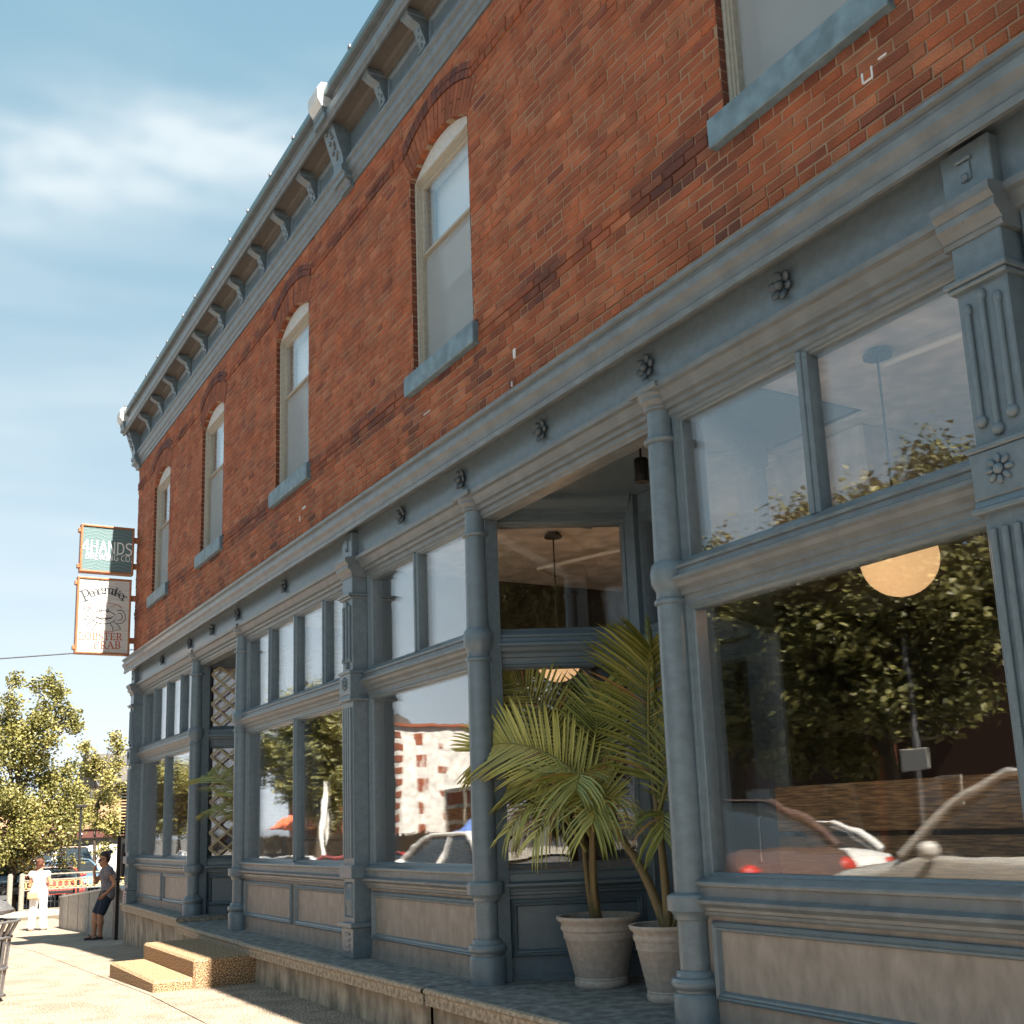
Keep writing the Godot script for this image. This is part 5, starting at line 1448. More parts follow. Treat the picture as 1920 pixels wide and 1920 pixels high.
func make_people() -> void:
	var print_ := noise_tex(256, 0.11, 2, 0.0, 1.0, 91, 0.5, 1.0, FastNoiseLite.TYPE_CELLULAR)
	var blouse := mat(lin(0.85, 0.82, 0.95), 0.85, {"tex": print_, "tri": 3.0})
	var x := -21.6
	var w := person("person in a patterned sleeveless blouse and navy shorts leaning by the post, hand to face", V(x, gy(x), -0.06), 0.0, {
		"head": V(0, 1.395, 0.0), "face": V(0.12, -0.35, 0.93).normalized(), "neck": V(0, 1.245, -0.05), "chest": V(0, 1.10, -0.08), "hip": V(0, 0.84, -0.10),
		"sh_l": V(0.165, 1.20, -0.07), "el_l": V(0.215, 0.95, -0.17), "wr_l": V(0.17, 0.80, -0.02), "sh_r": V(-0.165, 1.20, -0.06), "el_r": V(-0.17, 0.99, 0.10), "wr_r": V(-0.075, 1.19, 0.15), "hd_r": V(0.3, 0.9, -0.2), "pn_r": V(0.5, 0, -0.9),
		"th_l": V(0.085, 0.78, -0.09), "kn_l": V(0.09, 0.43, 0.04), "an_l": V(0.06, 0.07, 0.03), "to_l": V(0.10, 0.035, 0.16), "th_r": V(-0.085, 0.78, -0.08), "kn_r": V(-0.06, 0.44, 0.10), "an_r": V(-0.02, 0.07, 0.12), "to_r": V(-0.02, 0.035, 0.25)}, {
		"skin": lin(0.42, 0.21, 0.12), "hair": lin(0.035, 0.014, 0.012), "top": blouse, "top_name": "blouse", "sleeve": 0.22, "bottom": mat(lin(0.012, 0.022, 0.045), 0.85), "bottom_name": "shorts", "leg": 0.88, "shoes": lin(0.025, 0.027, 0.04)})
	var gl := MB.new()
	var H := V(0, 1.395, 0.0); var F := V(0.12, -0.35, 0.93).normalized(); var R := F.cross(Vector3.UP).normalized()
	for s in [-1.0, 1.0]:
		gl.ball(H + V(0, 0.012, 0) + F * 0.088 + R * s * 0.033, V(0.03, 0.024, 0.012), 10, 6)
		gl.tube([H + V(0, 0.02, 0) + F * 0.088 + R * s * 0.06, H + V(0, 0.02, 0) + R * s * 0.092], [0.005, 0.004], 5)
	part(w, "sunglasses", gl, M.black)
	x = -27.9
	var w2 := person("person in all white sleeveless top and trousers standing with back turned before the railing", V(x, gy(x), 0.18), -PI / 2 - 0.25, {
		"head": V(0.0, 1.45, 0.01), "face": V(-0.35, 0.0, 0.94).normalized(), "neck": V(0, 1.29, -0.01), "chest": V(0, 1.13, 0.0), "hip": V(0, 0.86, 0.0),
		"sh_l": V(0.165, 1.24, 0.0), "el_l": V(0.20, 0.98, 0.06), "wr_l": V(0.10, 0.98, 0.24), "sh_r": V(-0.165, 1.24, 0.0), "el_r": V(-0.25, 1.0, 0.02), "wr_r": V(-0.10, 1.0, 0.20),
		"th_l": V(0.09, 0.80, 0.0), "kn_l": V(0.11, 0.44, 0.02), "an_l": V(0.13, 0.07, 0.0), "to_l": V(0.15, 0.035, 0.13), "th_r": V(-0.09, 0.80, 0.0), "kn_r": V(-0.11, 0.44, 0.0), "an_r": V(-0.13, 0.07, -0.02), "to_r": V(-0.16, 0.035, 0.11)}, {
		"skin": lin(0.48, 0.24, 0.14), "hair": lin(0.09, 0.03, 0.014), "top": mat(lin(0.78, 0.78, 0.80), 0.9), "top_name": "top", "sleeve": 0.1, "bottom": mat(lin(0.80, 0.80, 0.80), 0.9), "bottom_name": "trousers", "leg": 1.95, "shoes": lin(0.3, 0.2, 0.12)})
	var bag := MB.new(); bag.bev(0.0, 0.22, 0.70, 0.86, -0.20, -0.13, 0.02)
	bag.tube([V(0.02, 0.85, -0.17), V(-0.08, 1.15, -0.14), V(-0.14, 1.30, -0.02), V(0.0, 1.1, 0.13)], [0.01, 0.01, 0.01, 0.01], 6)
	part(w2, "shoulder_bag", bag, mat(lin(0.52, 0.33, 0.16), 0.6))
	var denim := mat(lin(0.16, 0.30, 0.42), 0.9)
	var w3 := person("person in a light blue jacket taking the photograph, mirrored in the entrance glass", V(0.22, gy(0.0), 4.32), atan2(-0.86, -0.51), {
		"head": V(0.0, 1.47, 0.02), "face": V(0, 0.05, 1).normalized(), "neck": V(0, 1.31, 0.0), "chest": V(0, 1.15, 0.0), "hip": V(0, 0.88, 0.0),
		"sh_l": V(0.175, 1.26, 0.0), "el_l": V(0.27, 1.08, 0.12), "wr_l": V(0.10, 1.36, 0.24), "sh_r": V(-0.175, 1.26, 0.0), "el_r": V(-0.27, 1.08, 0.12), "wr_r": V(-0.10, 1.36, 0.24),
		"th_l": V(0.09, 0.82, 0.0), "kn_l": V(0.10, 0.45, 0.02), "an_l": V(0.10, 0.07, 0.0), "to_l": V(0.12, 0.035, 0.13), "th_r": V(-0.09, 0.82, 0.0), "kn_r": V(-0.10, 0.45, 0.02), "an_r": V(-0.10, 0.07, 0.0), "to_r": V(-0.12, 0.035, 0.13)}, {
		"skin": lin(0.48, 0.26, 0.16), "hair": lin(0.05, 0.02, 0.012), "top": denim, "top_name": "jacket", "sleeve": 1.85, "bottom": mat(lin(0.40, 0.26, 0.26), 0.9), "bottom_name": "trousers", "leg": 1.9})
	var cm := MB.new(); cm.bev(-0.07, 0.07, 1.43, 1.53, 0.20, 0.26, 0.01); cm.lathe([Vector2(0, 0), Vector2(0.035, 0), Vector2(0.035, 0.06), Vector2(0, 0.06)], V(0, 1.50, 0.27), 12)
	part(w3, "camera_body", cm, M.black)


# ---------------------------------------------------------------- cars
func car(label: String, paint: Color, at: Vector3, turn: float, tall := 1.0) -> Node3D:
	# x runs from the nose (0) to the tail
	var o := thing("parked_car", label, "car", at, turn, "cars parked along the street and in the lot")
	var pm := mat(paint, 0.3, {"coat": 1.0})
	var st := [[0.0, 0.60, 0.55, 0.42], [0.12, 0.72, 0.72, 0.30], [0.5, 0.80, 0.84, 0.22], [1.1, 0.90, 0.88, 0.2], [1.35, 0.96, 0.88, 0.2], [2.2, 0.97, 0.89, 0.2], [3.2, 0.99, 0.88, 0.2], [3.75, 1.0, 0.86, 0.22], [4.15, 0.95, 0.80, 0.26], [4.3, 0.74, 0.66, 0.36]]
	var ring := func(s: Array) -> Array:
		var w: float = s[2]; var t: float = s[1] * lerpf(1.0, tall, 0.5); var b: float = s[3]
		var x: float = s[0]
		var r := [V(x, b, w * 0.86), V(x, b + 0.12, w * 0.97), V(x, lerpf(b, t, 0.55), w), V(x, t - 0.10, w * 0.975), V(x, t - 0.02, w * 0.90), V(x, t + 0.015, w * 0.6), V(x, t + 0.03, 0)]
		var out := r.duplicate()
		for i in range(5, -1, -1): out.append(r[i] * V(1, 1, -1))
		return out
	var loft := func(m: MB, rings: Array) -> void:
		var nn := rings.size(); var c: int = rings[0].size()
		var nm := []
		for i in nn:
			var row := []
			for k in c:
				var a: Vector3 = rings[maxi(i - 1, 0)][k]; var b: Vector3 = rings[mini(i + 1, nn - 1)][k]
				var d: Vector3 = rings[i][maxi(k - 1, 0)]; var e: Vector3 = rings[i][mini(k + 1, c - 1)]
				var q := (b - a).cross(e - d).normalized()
				var mid := V(rings[i][k].x, 0.6, 0)
				if q.dot(rings[i][k] - mid) < 0: q = -q
				row.append(q)
			nm.append(row)
		for i in nn - 1:
			for k in c - 1: m.quadn(rings[i][k], rings[i][k + 1], rings[i + 1][k + 1], rings[i + 1][k], nm[i][k], nm[i][k + 1], nm[i + 1][k + 1], nm[i + 1][k])
	var body := MB.new()
	loft.call(body, st.map(func(s): return ring.call(s)))
	for e in [0, st.size() - 1]:
		var r: Array = ring.call(st[e])
		for k in range(1, r.size() - 1): body.tri(r[0], r[k], r[k + 1])
	part(o, "body", body, pm)
	var gh := MB.new()
	var top := 1.45 * tall
	var gs := [[1.2, 0.93, 0.80], [1.55, lerpf(0.93, top, 0.55), 0.73], [2.0, top - 0.03, 0.63], [2.6, top, 0.60], [3.2, top - 0.03, 0.60], [3.6, lerpf(0.96, top, 0.6), 0.68], [3.95, 0.97, 0.76]]
	var gr := func(s: Array, inset: float) -> Array:
		var b := 0.92; var t: float = maxf(s[1] - inset, b + 0.005); var wt: float = s[2]; var wb := 0.83
		var wtt := lerpf(wb, 0.60, clampf((t - b) / (top - b), 0, 1))
		return [V(s[0], b, wb), V(s[0], lerpf(b, t, 0.6), lerpf(wb, wtt, 0.55)), V(s[0], t - 0.03, wtt), V(s[0], t, wtt - 0.08), V(s[0], t + 0.012, 0), V(s[0], t, -wtt + 0.08), V(s[0], t - 0.03, -wtt), V(s[0], lerpf(b, t, 0.6), -lerpf(wb, wtt, 0.55)), V(s[0], b, -wb)]
	loft.call(gh, gs.map(func(s): return gr.call(s, 0.012)))
	part(o, "windows", gh, M.car_glass)
	var rf := MB.new()
	var roof := []
	for s in gs.slice(2, 5):
		var r: Array = gr.call(s, -0.008)
		roof.append(r.slice(2, 7))
	loft.call(rf, roof)
	part(o, "roof", rf, pm)
	for s in [1.0, -1.0]:
		var pl := MB.new()
		pl.tube([V(1.2, 0.94, 0.81 * s), V(1.6, lerpf(0.93, top, 0.62), 0.70 * s), V(2.02, top - 0.02, 0.60 * s)], [0.04, 0.034, 0.03], 6)
		part(o, "pillar", pl, pm); pl = MB.new()
		pl.tube([V(2.02, top - 0.035, 0.605 * s), V(2.6, top - 0.01, 0.60 * s), V(3.2, top - 0.035, 0.605 * s)], [0.03, 0.03, 0.03], 6)
		part(o, "pillar", pl, pm); pl = MB.new()
		pl.tube([V(2.62, 0.95, 0.84 * s), V(2.68, top - 0.03, 0.61 * s)], [0.035, 0.03], 6)
		part(o, "pillar", pl, pm); pl = MB.new()
		pl.tube([V(3.2, top - 0.03, 0.605 * s), V(3.6, lerpf(0.96, top, 0.6), 0.70 * s), V(3.95, 0.98, 0.78 * s)], [0.05, 0.06, 0.07], 6)
		part(o, "pillar", pl, pm)
	for x in [0.85, 3.45]:
		for s in [1.0, -1.0]:
			var ar := MB.new()
			ar.xf = Transform3D(Basis(Vector3(1, 0, 0), PI / 2 * s), V(x, 0.33, 0.882 * s))
			ar.lathe([Vector2(0.0, 0.0), Vector2(0.375, 0.0), Vector2(0.375, 0.008), Vector2(0, 0.008)], V(0, 0, 0), 24)
			part(o, "wheel_arch", ar, M.black)
			var wl := MB.new()
			wl.xf = Transform3D(Basis(Vector3(1, 0, 0), PI / 2 * s), V(x, 0.32, 0.70 * s))
			wl.lathe([Vector2(0.2, 0.0), Vector2(0.30, 0.0), Vector2(0.32, 0.03), Vector2(0.32, 0.17), Vector2(0.30, 0.2), Vector2(0.21, 0.205)], V(0, 0, 0), 24)
			var w := part(o, "wheel", wl, M.rubber)
			var rm := MB.new(); rm.xf = wl.xf
			rm.lathe([Vector2(0.0, 0.21), Vector2(0.05, 0.205), Vector2(0.07, 0.18), Vector2(0.17, 0.185), Vector2(0.215, 0.2)], V(0, 0, 0), 20)
			part(w, "rim", rm, M.chrome)
	for s in [1.0, -1.0]:
		var h := MB.new(); h.ball(V(0.17, 0.64, 0.56 * s), V(0.16, 0.075, 0.14), 12, 8)
		part(o, "headlight", h, M.chrome)
		var t := MB.new(); t.ball(V(4.2, 0.80, 0.62 * s), V(0.08, 0.09, 0.12), 12, 8)
		part(o, "tail_light", t, M.red)
		var mi := MB.new(); mi.ball(V(1.55, 0.98, 0.94 * s), V(0.07, 0.07, 0.09), 10, 6)
		part(o, "wing_mirror", mi, pm)
		var dl := MB.new(); dl.bev(2.35, 2.5, 0.80, 0.82, 0.885 * s - 0.01, 0.885 * s + 0.015, 0.004)
		part(o, "door_handle", dl, M.chrome)
	var gp := MB.new(); gp.bev(-0.012, 0.02, 0.44, 0.54, -0.4, 0.4, 0.01)
	part(o, "grille", gp, M.black)
	return o


func make_cars() -> void:
	car("silver car parked at the kerb nearest the camera, mirrored low in the right window", lin(0.62, 0.60, 0.56), V(-8.45, gy(-6) - 0.13, 5.05), 0.0, 1.06).scale = Vector3.ONE * 1.22
	car("dark brown car parked ahead of the silver one, mirrored in the right window", lin(0.10, 0.06, 0.05), V(-14.1, gy(-11) - 0.13, 5.0), 0.0, 1.03).scale = Vector3.ONE * 1.16
	car("white car parked mirrored low in the narrow window left of the entrance", lin(0.78, 0.78, 0.76), V(-19.2, gy(-16) - 0.15, 5.0), 0.0, 1.0).scale = Vector3.ONE * 1.1
	car("bright red car mirrored low in the four pane window", lin(0.42, 0.02, 0.015), V(-24.0, gy(-22) - 0.17, 4.95), 0.0, 1.0)
	car("pale grey car mirrored at the left of the four pane window", lin(0.6, 0.6, 0.6), V(-29.4, gy(-27) - 0.17, 4.95), 0.0, 1.05)
	car("white car in the far lane mirrored above the hood of the silver car", lin(0.78, 0.78, 0.77), V(-16.5, 0.0, 9.2), 0.0, 1.0)
	car("orange red car mirrored low in the far left window", lin(0.5, 0.06, 0.02), V(-40.5, -0.72, 4.95), 0.0, 1.0)
	car("white tall wagon mirrored in the far left window", lin(0.78, 0.78, 0.78), V(-54.0, -0.9, 9.4), 0.0, 1.2)
	# the lot beyond the railing
	var y := -0.62
	car("black car at the left edge beyond the railing", lin(0.012, 0.012, 0.014), V(-42.0, y, -0.75), PI * 1.02, 1.12)
	car("red car low behind the railing between the two people", lin(0.55, 0.07, 0.05), V(-40.5, y, -2.2), PI, 0.86)
	car("white wagon behind the railing beside the lamp post", lin(0.8, 0.8, 0.8), V(-49.0, y, -4.0), PI * 0.98, 1.28)
	car("blue grey car in front of the white wagon behind the railing", lin(0.12, 0.2, 0.28), V(-44.0, y, -3.55), PI * 1.03, 0.98)
	car("silver car behind the black one in the lot", lin(0.5, 0.5, 0.5), V(-48.5, y, -1.9), PI, 1.0)
	car("white car farther back in the lot", lin(0.78, 0.78, 0.78), V(-56.0, y, -4.0), PI, 1.05)


# ---------------------------------------------------------------- street furniture
func make_street() -> void:
	# ground: one sheet to the horizon, following the fall of the street
	var g := MB.new()
	var xs := [-600.0, -120.0, -60.0, -40.0, -27.9, -22.9, -18.8, -11.0, 60.0, 400.0]
	for i in xs.size() - 1:
		var a: float = xs[i]; var b: float = xs[i + 1]
		g.quad(V(a, gy(a) - 0.15, 500), V(b, gy(b) - 0.15, 500), V(b, gy(b) - 0.15, -500), V(a, gy(a) - 0.15, -500))
	setting("ground", g, M.asphalt)
	var walk := Node3D.new(); walk.name = "sidewalk"; add_child(walk); walk.set_meta("kind", "structure")
	var cuts := [-33.0, -30.0, -27.9, -25.4, -22.9, -20.8, -18.8, -16.6, -14.3, -12.65, -11.0, -9.0, -7.0, -5.0, -3.0, -1.0, 1.0, 3.0, 6.0, 9.0]
	var zs := [-0.9, 1.42, 3.3]
	for i in cuts.size() - 1:
		for j in 2:
			var m := MB.new()
			var a: float = cuts[i] + 0.006; var b: float = cuts[i + 1] - 0.006
			var n := 2
			for k in n:
				var p := lerpf(a, b, float(k) / n); var q := lerpf(a, b, float(k + 1) / n)
				m.quad(V(p, gy(p), zs[j + 1] - 0.006), V(q, gy(q), zs[j + 1] - 0.006), V(q, gy(q), zs[j] + 0.006), V(p, gy(p), zs[j] + 0.006))
			m.quad(V(a, gy(a) - 0.12, zs[j + 1] - 0.006), V(b, gy(b) - 0.12, zs[j + 1] - 0.006), V(b, gy(b), zs[j + 1] - 0.006), V(a, gy(a), zs[j + 1] - 0.006))
			m.quad(V(b, gy(b) - 0.12, zs[j + 1]), V(b, gy(b) - 0.12, zs[j]), V(b, gy(b), zs[j]), V(b, gy(b), zs[j + 1]))
			part(walk, "slab", m, M.pave)
	var kb := MB.new()
	var bd := MB.new()
	for i in cuts.size() - 1:
		var a: float = cuts[i] + 0.003; var b: float = cuts[i + 1] - 0.003
		kb.quad(V(a, gy(a) + 0.004, 3.45), V(b, gy(b) + 0.004, 3.45), V(b, gy(b) + 0.004, 3.30), V(a, gy(a) + 0.004, 3.30))
		kb.quad(V(a, gy(a) - 0.16, 3.45), V(b, gy(b) - 0.16, 3.45), V(b, gy(b) + 0.004, 3.45), V(a, gy(a) + 0.004, 3.45))
		bd.quad(V(cuts[i], gy(cuts[i]) - 0.05, 3.30), V(cuts[i + 1], gy(cuts[i + 1]) - 0.05, 3.30), V(cuts[i + 1], gy(cuts[i + 1]) - 0.05, -0.9), V(cuts[i], gy(cuts[i]) - 0.05, -0.9))
	setting("kerb", kb, M.kerb)
	setting("sidewalk_bed", bd, M.earth)
	var far := MB.new()
	for i in xs.size() - 1:
		var a: float = maxf(xs[i], -130.0); var b: float = minf(xs[i + 1], 60.0)
		if b > a: far.quad(V(a, gy(a) - 0.02, 17.5), V(b, gy(b) - 0.02, 17.5), V(b, gy(b) - 0.02, 12.6), V(a, gy(a) - 0.02, 12.6))
	setting("far_sidewalk", far, M.kerb)
	var ln := MB.new()
	for k in 30:
		var a := -75.0 + k * 3.0
		ln.quad(V(a, gy(a) - 0.146, 8.05), V(a + 1.6, gy(a + 1.6) - 0.146, 8.05), V(a + 1.6, gy(a + 1.6) - 0.146, 7.93), V(a, gy(a) - 0.146, 7.93))
	setting("road_marking", ln, M.line)
	var gr := MB.new()
	gr.quad(V(-35.6, gy(-35.6) - 0.04, 0.25), V(-28.6, gy(-28.6) - 0.01, 0.25), V(-28.6, gy(-28.6) - 0.01, -6), V(-35.6, gy(-35.6) - 0.04, -6))
	setting("planting_bed", gr, M.earth)
	var wb := MB.new()
	wb.bev(-35.9, -35.6, gy(-36) - 0.3, gy(-36) + 0.12, -7.0, 0.4, 0.01)
	setting("railing_kerb", wb, M.concrete)
	# the two steps up to the left entrance
	var st := thing("entrance_steps", "pair of tan exposed pebble steps below the left entrance", "steps", V(-12.2, 0, 0))
	for s in [[-1.05, 1.05, 0.0, 0.268, 0.30, 1.36], [-1.12, 1.08, 0.0, 0.435, 0.31, 0.99]]:
		var m := MB.new()
		m.bev(s[0], s[1], s[2] - 0.1, s[3], s[4], s[5], 0.022)
		part(st, "step", m, M.step)
	# trash bin of upright slats
	var x := -11.9
	var tb := thing("slatted_trash_bin", "grey slatted metal trash bin with flared top at the left edge of the sidewalk", "trash bin", V(x, gy(x), 2.82))
	for k in 26:
		var a := TAU * k / 26
		var m := MB.new()
		m.xf = Transform3D(Basis(Vector3.UP, a), V(0, 0, 0))
		m.ext([Vector2(0.245, 0.04), Vector2(0.30, 0.60), Vector2(0.36, 0.72), Vector2(0.353, 0.726), Vector2(0.292, 0.605), Vector2(0.237, 0.04)], -0.019, 0.019, Basis(V(0, 0, 1), V(0, 1, 0), V(1, 0, 0)))
		part(tb, "slat", m, M.steel)
	for r in [[0.25, 0.06], [0.272, 0.30], [0.298, 0.58], [0.36, 0.725]]:
		var m := MB.new()
		var c := []
		for k in 33: c.append(V(sin(TAU * k / 32) * r[0], r[1], cos(TAU * k / 32) * r[0]))
		m.tube(c, [0.014], 6, false)
		part(tb, "hoop", m, M.steel)
	var li := MB.new(); li.lathe([Vector2(0, 0.05), Vector2(0.21, 0.05), Vector2(0.25, 0.62)], V(0, 0, 0), 24)
	part(tb, "liner", li, M.black)
	var ld := MB.new(); ld.lathe([Vector2(0.20, 0.78), Vector2(0.30, 0.80), Vector2(0.31, 0.83), Vector2(0.24, 0.90), Vector2(0.16, 0.93)], V(0, 0, 0), 28)
	part(tb, "rain_hood", ld, M.steel)
	# low board-marked wall behind the leaning person
	var lw := thing("low_concrete_wall", "low pale board-marked concrete wall behind the person in navy shorts", "wall", V(-28.5, 0, -0.36))
	for k in 12:
		var a := k * 0.64; var b := a + 0.635
		var m := MB.new()
		var ya := gy(-28.5 + a); var yb := gy(-28.5 + b)
		var ta := lerpf(0.29, 0.66, clampf(a / 6.3, 0, 1)); var tb_ := lerpf(0.29, 0.66, clampf(b / 6.3, 0, 1))
		m.ext([Vector2(a + 0.004, ya - 0.2), Vector2(b - 0.004, yb - 0.2), Vector2(b - 0.004, tb_), Vector2(a + 0.004, ta - (0.05 if k == 0 else 0.0))], -0.15, 0.008 if k % 2 else 0.0)
		part(lw, "wall_panel", m, M.concrete)
	var co := MB.new()
	co.ext([Vector2(0.03, 0.29 - 0.03), Vector2(6.3, 0.66), Vector2(7.6, 0.66), Vector2(7.6, 0.70), Vector2(6.3, 0.70), Vector2(0.06, 0.30)], -0.17, 0.02)
	part(lw, "coping", co, M.trim_white)
	# black gate post with louvred panel at the building corner
	var gp := thing("gate_post", "black steel post with a slatted panel and box at the building's left corner", "post", V(-20.6, gy(-20.6), -0.12))
	var pm := MB.new(); pm.bev(-0.03, 0.03, 0, 1.75, -0.03, 0.03, 0.004)
	part(gp, "post", pm, M.iron)
	var rd := MB.new(); rd.tube([V(0, 1.7, -0.10), V(0, 3.45, -0.16)], [0.018, 0.018], 6); rd.tube([V(0, 3.42, -0.16), V(0, 3.45, -0.6)], [0.018, 0.018], 6)
	part(gp, "rod", rd, M.iron)
	for k in 16:
		var m := MB.new(); m.bev(-0.02, 0.02, 1.72 + k * 0.055, 1.75 + k * 0.055, -0.42, -0.02, 0.004)
		part(gp, "louvre", m, M.iron)
	var bx := MB.new(); bx.bev(-0.12, 0.12, 1.05, 1.62, -0.40, -0.05, 0.01); bx.bev(-0.05, 0.05, 1.0, 1.03, -0.42, 0.05, 0.004)
	part(gp, "box", bx, M.black)
	# railing before the parking lot
	var rl := thing("iron_railing", "tan railing with a looped ornament band and thin bars before the parking lot", "railing", V(-36.0, gy(-36), 0))
	var z0 := -0.35; var z1 := -6.6
	for y in [1.13, 0.97, 0.70, 0.14]:
		var m := MB.new(); m.bev(-0.025, 0.025, y - 0.02, y + 0.02, z1, z0, 0.004)
		part(rl, "rail", m, M.rail)
	var pk := MB.new()
	var z := z0
	while z > z1:
		pk.box(-0.008, 0.008, 0.14, 0.72, z - 0.008, z + 0.008); z -= 0.11
	var bars := part(rl, "bars", pk, M.iron); stuff(bars)
	z = z0 - 0.1
	while z > z1:
		var m := MB.new()
		var c := []
		for k in 13: c.append(V(0.0, 0.835 + sin(TAU * k / 12) * 0.10, z + cos(TAU * k / 12) * 0.10))
		m.tube(c, [0.014], 5, false)
		part(rl, "loop", m, M.gold)
		z -= 0.17
	for z_ in [-0.10, -0.42]:
		var m := MB.new(); m.lathe([Vector2(0.0, -0.1), Vector2(0.075, -0.1), Vector2(0.075, 1.12), Vector2(0.06, 1.17), Vector2(0.0, 1.19)], V(0, 0, z_), 12)
		part(rl, "post", m, M.rail)
	# lamp post in the lot
	var lp := thing("lot_lamp_post", "thin dark post standing in the parking lot behind the railing", "post", V(-40.0, gy(-40), -2.62))
	var lm := MB.new(); lm.tube([V(0, 0, 0), V(0, 3.2, 0)], [0.05, 0.04], 8)
	part(lp, "pole", lm, M.iron)
	var lc := MB.new(); lc.bev(-0.1, 0.1, 3.2, 3.3, -0.18, 0.18, 0.02)
	part(lp, "lamp_head", lc, M.iron)
	# overhead cable
	var ca := MB.new(); ca.tube([V(-45.0, 7.9, 5.0), V(-45.0, 8.24, 0.02), V(-45.0, 8.62, -3.06), V(-45.0, 9.6, -12.0)], [0.025], 5)
	tag(part(self, "overhead_cable", ca, M.black), "thin dark overhead cable crossing the pale sky left of the signs", "cable")
	var c2 := MB.new(); c2.tube([V(-60, 7.0, 11.5), V(-30, 6.4, 11.5), V(0, 6.8, 11.5)], [0.02], 5)
	tag(part(self, "overhead_cable", c2, M.black), "overhead cable over the road mirrored in the upper panes", "cable")
	# steel pole across the street
	var sp := thing("street_pole", "slim steel pole across the road mirrored before the dark tree", "pole", V(-14.0, gy(-14), 12.8))
	var sm := MB.new(); sm.tube([V(0, 0, 0), V(0, 4.6, 0)], [0.06, 0.045], 10)
	part(sp, "shaft", sm, M.steel)
	var sg := MB.new(); sg.bev(-0.3, 0.3, 2.2, 2.6, -0.08, -0.05, 0.01)
	part(sp, "sign_plate", sg, M.trim_white)
	var bp := thing("banner_pole", "white post across the road mirrored beside the willow", "pole", V(-45.5, gy(-45), 13.2))
	var bm := MB.new(); bm.tube([V(0, 0, 0), V(0, 4.2, 0)], [0.12, 0.10], 10)
	part(bp, "shaft", bm, M.white)


# ---------------------------------------------------------------- buildings seen far off or in the glass
func wall_openings(o: Node, x0: float, x1: float, z: float, ys: Array, n: int, w: float, h: float, frame_m: Material) -> void:
	# windows on a wall that looks towards -z
	for y in ys:
		for i in n:
			var x := lerpf(x0, x1, (i + 0.5) / n)
			var m := MB.new(); m.bev(x - w / 2 - 0.08, x + w / 2 + 0.08, y - 0.1, y + h + 0.1, z - 0.06, z + 0.1, 0.01)
			var f := part(o, "window", m, frame_m)
			var g := MB.new(); g.box(x - w / 2, x + w / 2, y, y + h, z - 0.075, z - 0.062)
			part(f, "pane", g, M.car_glass)


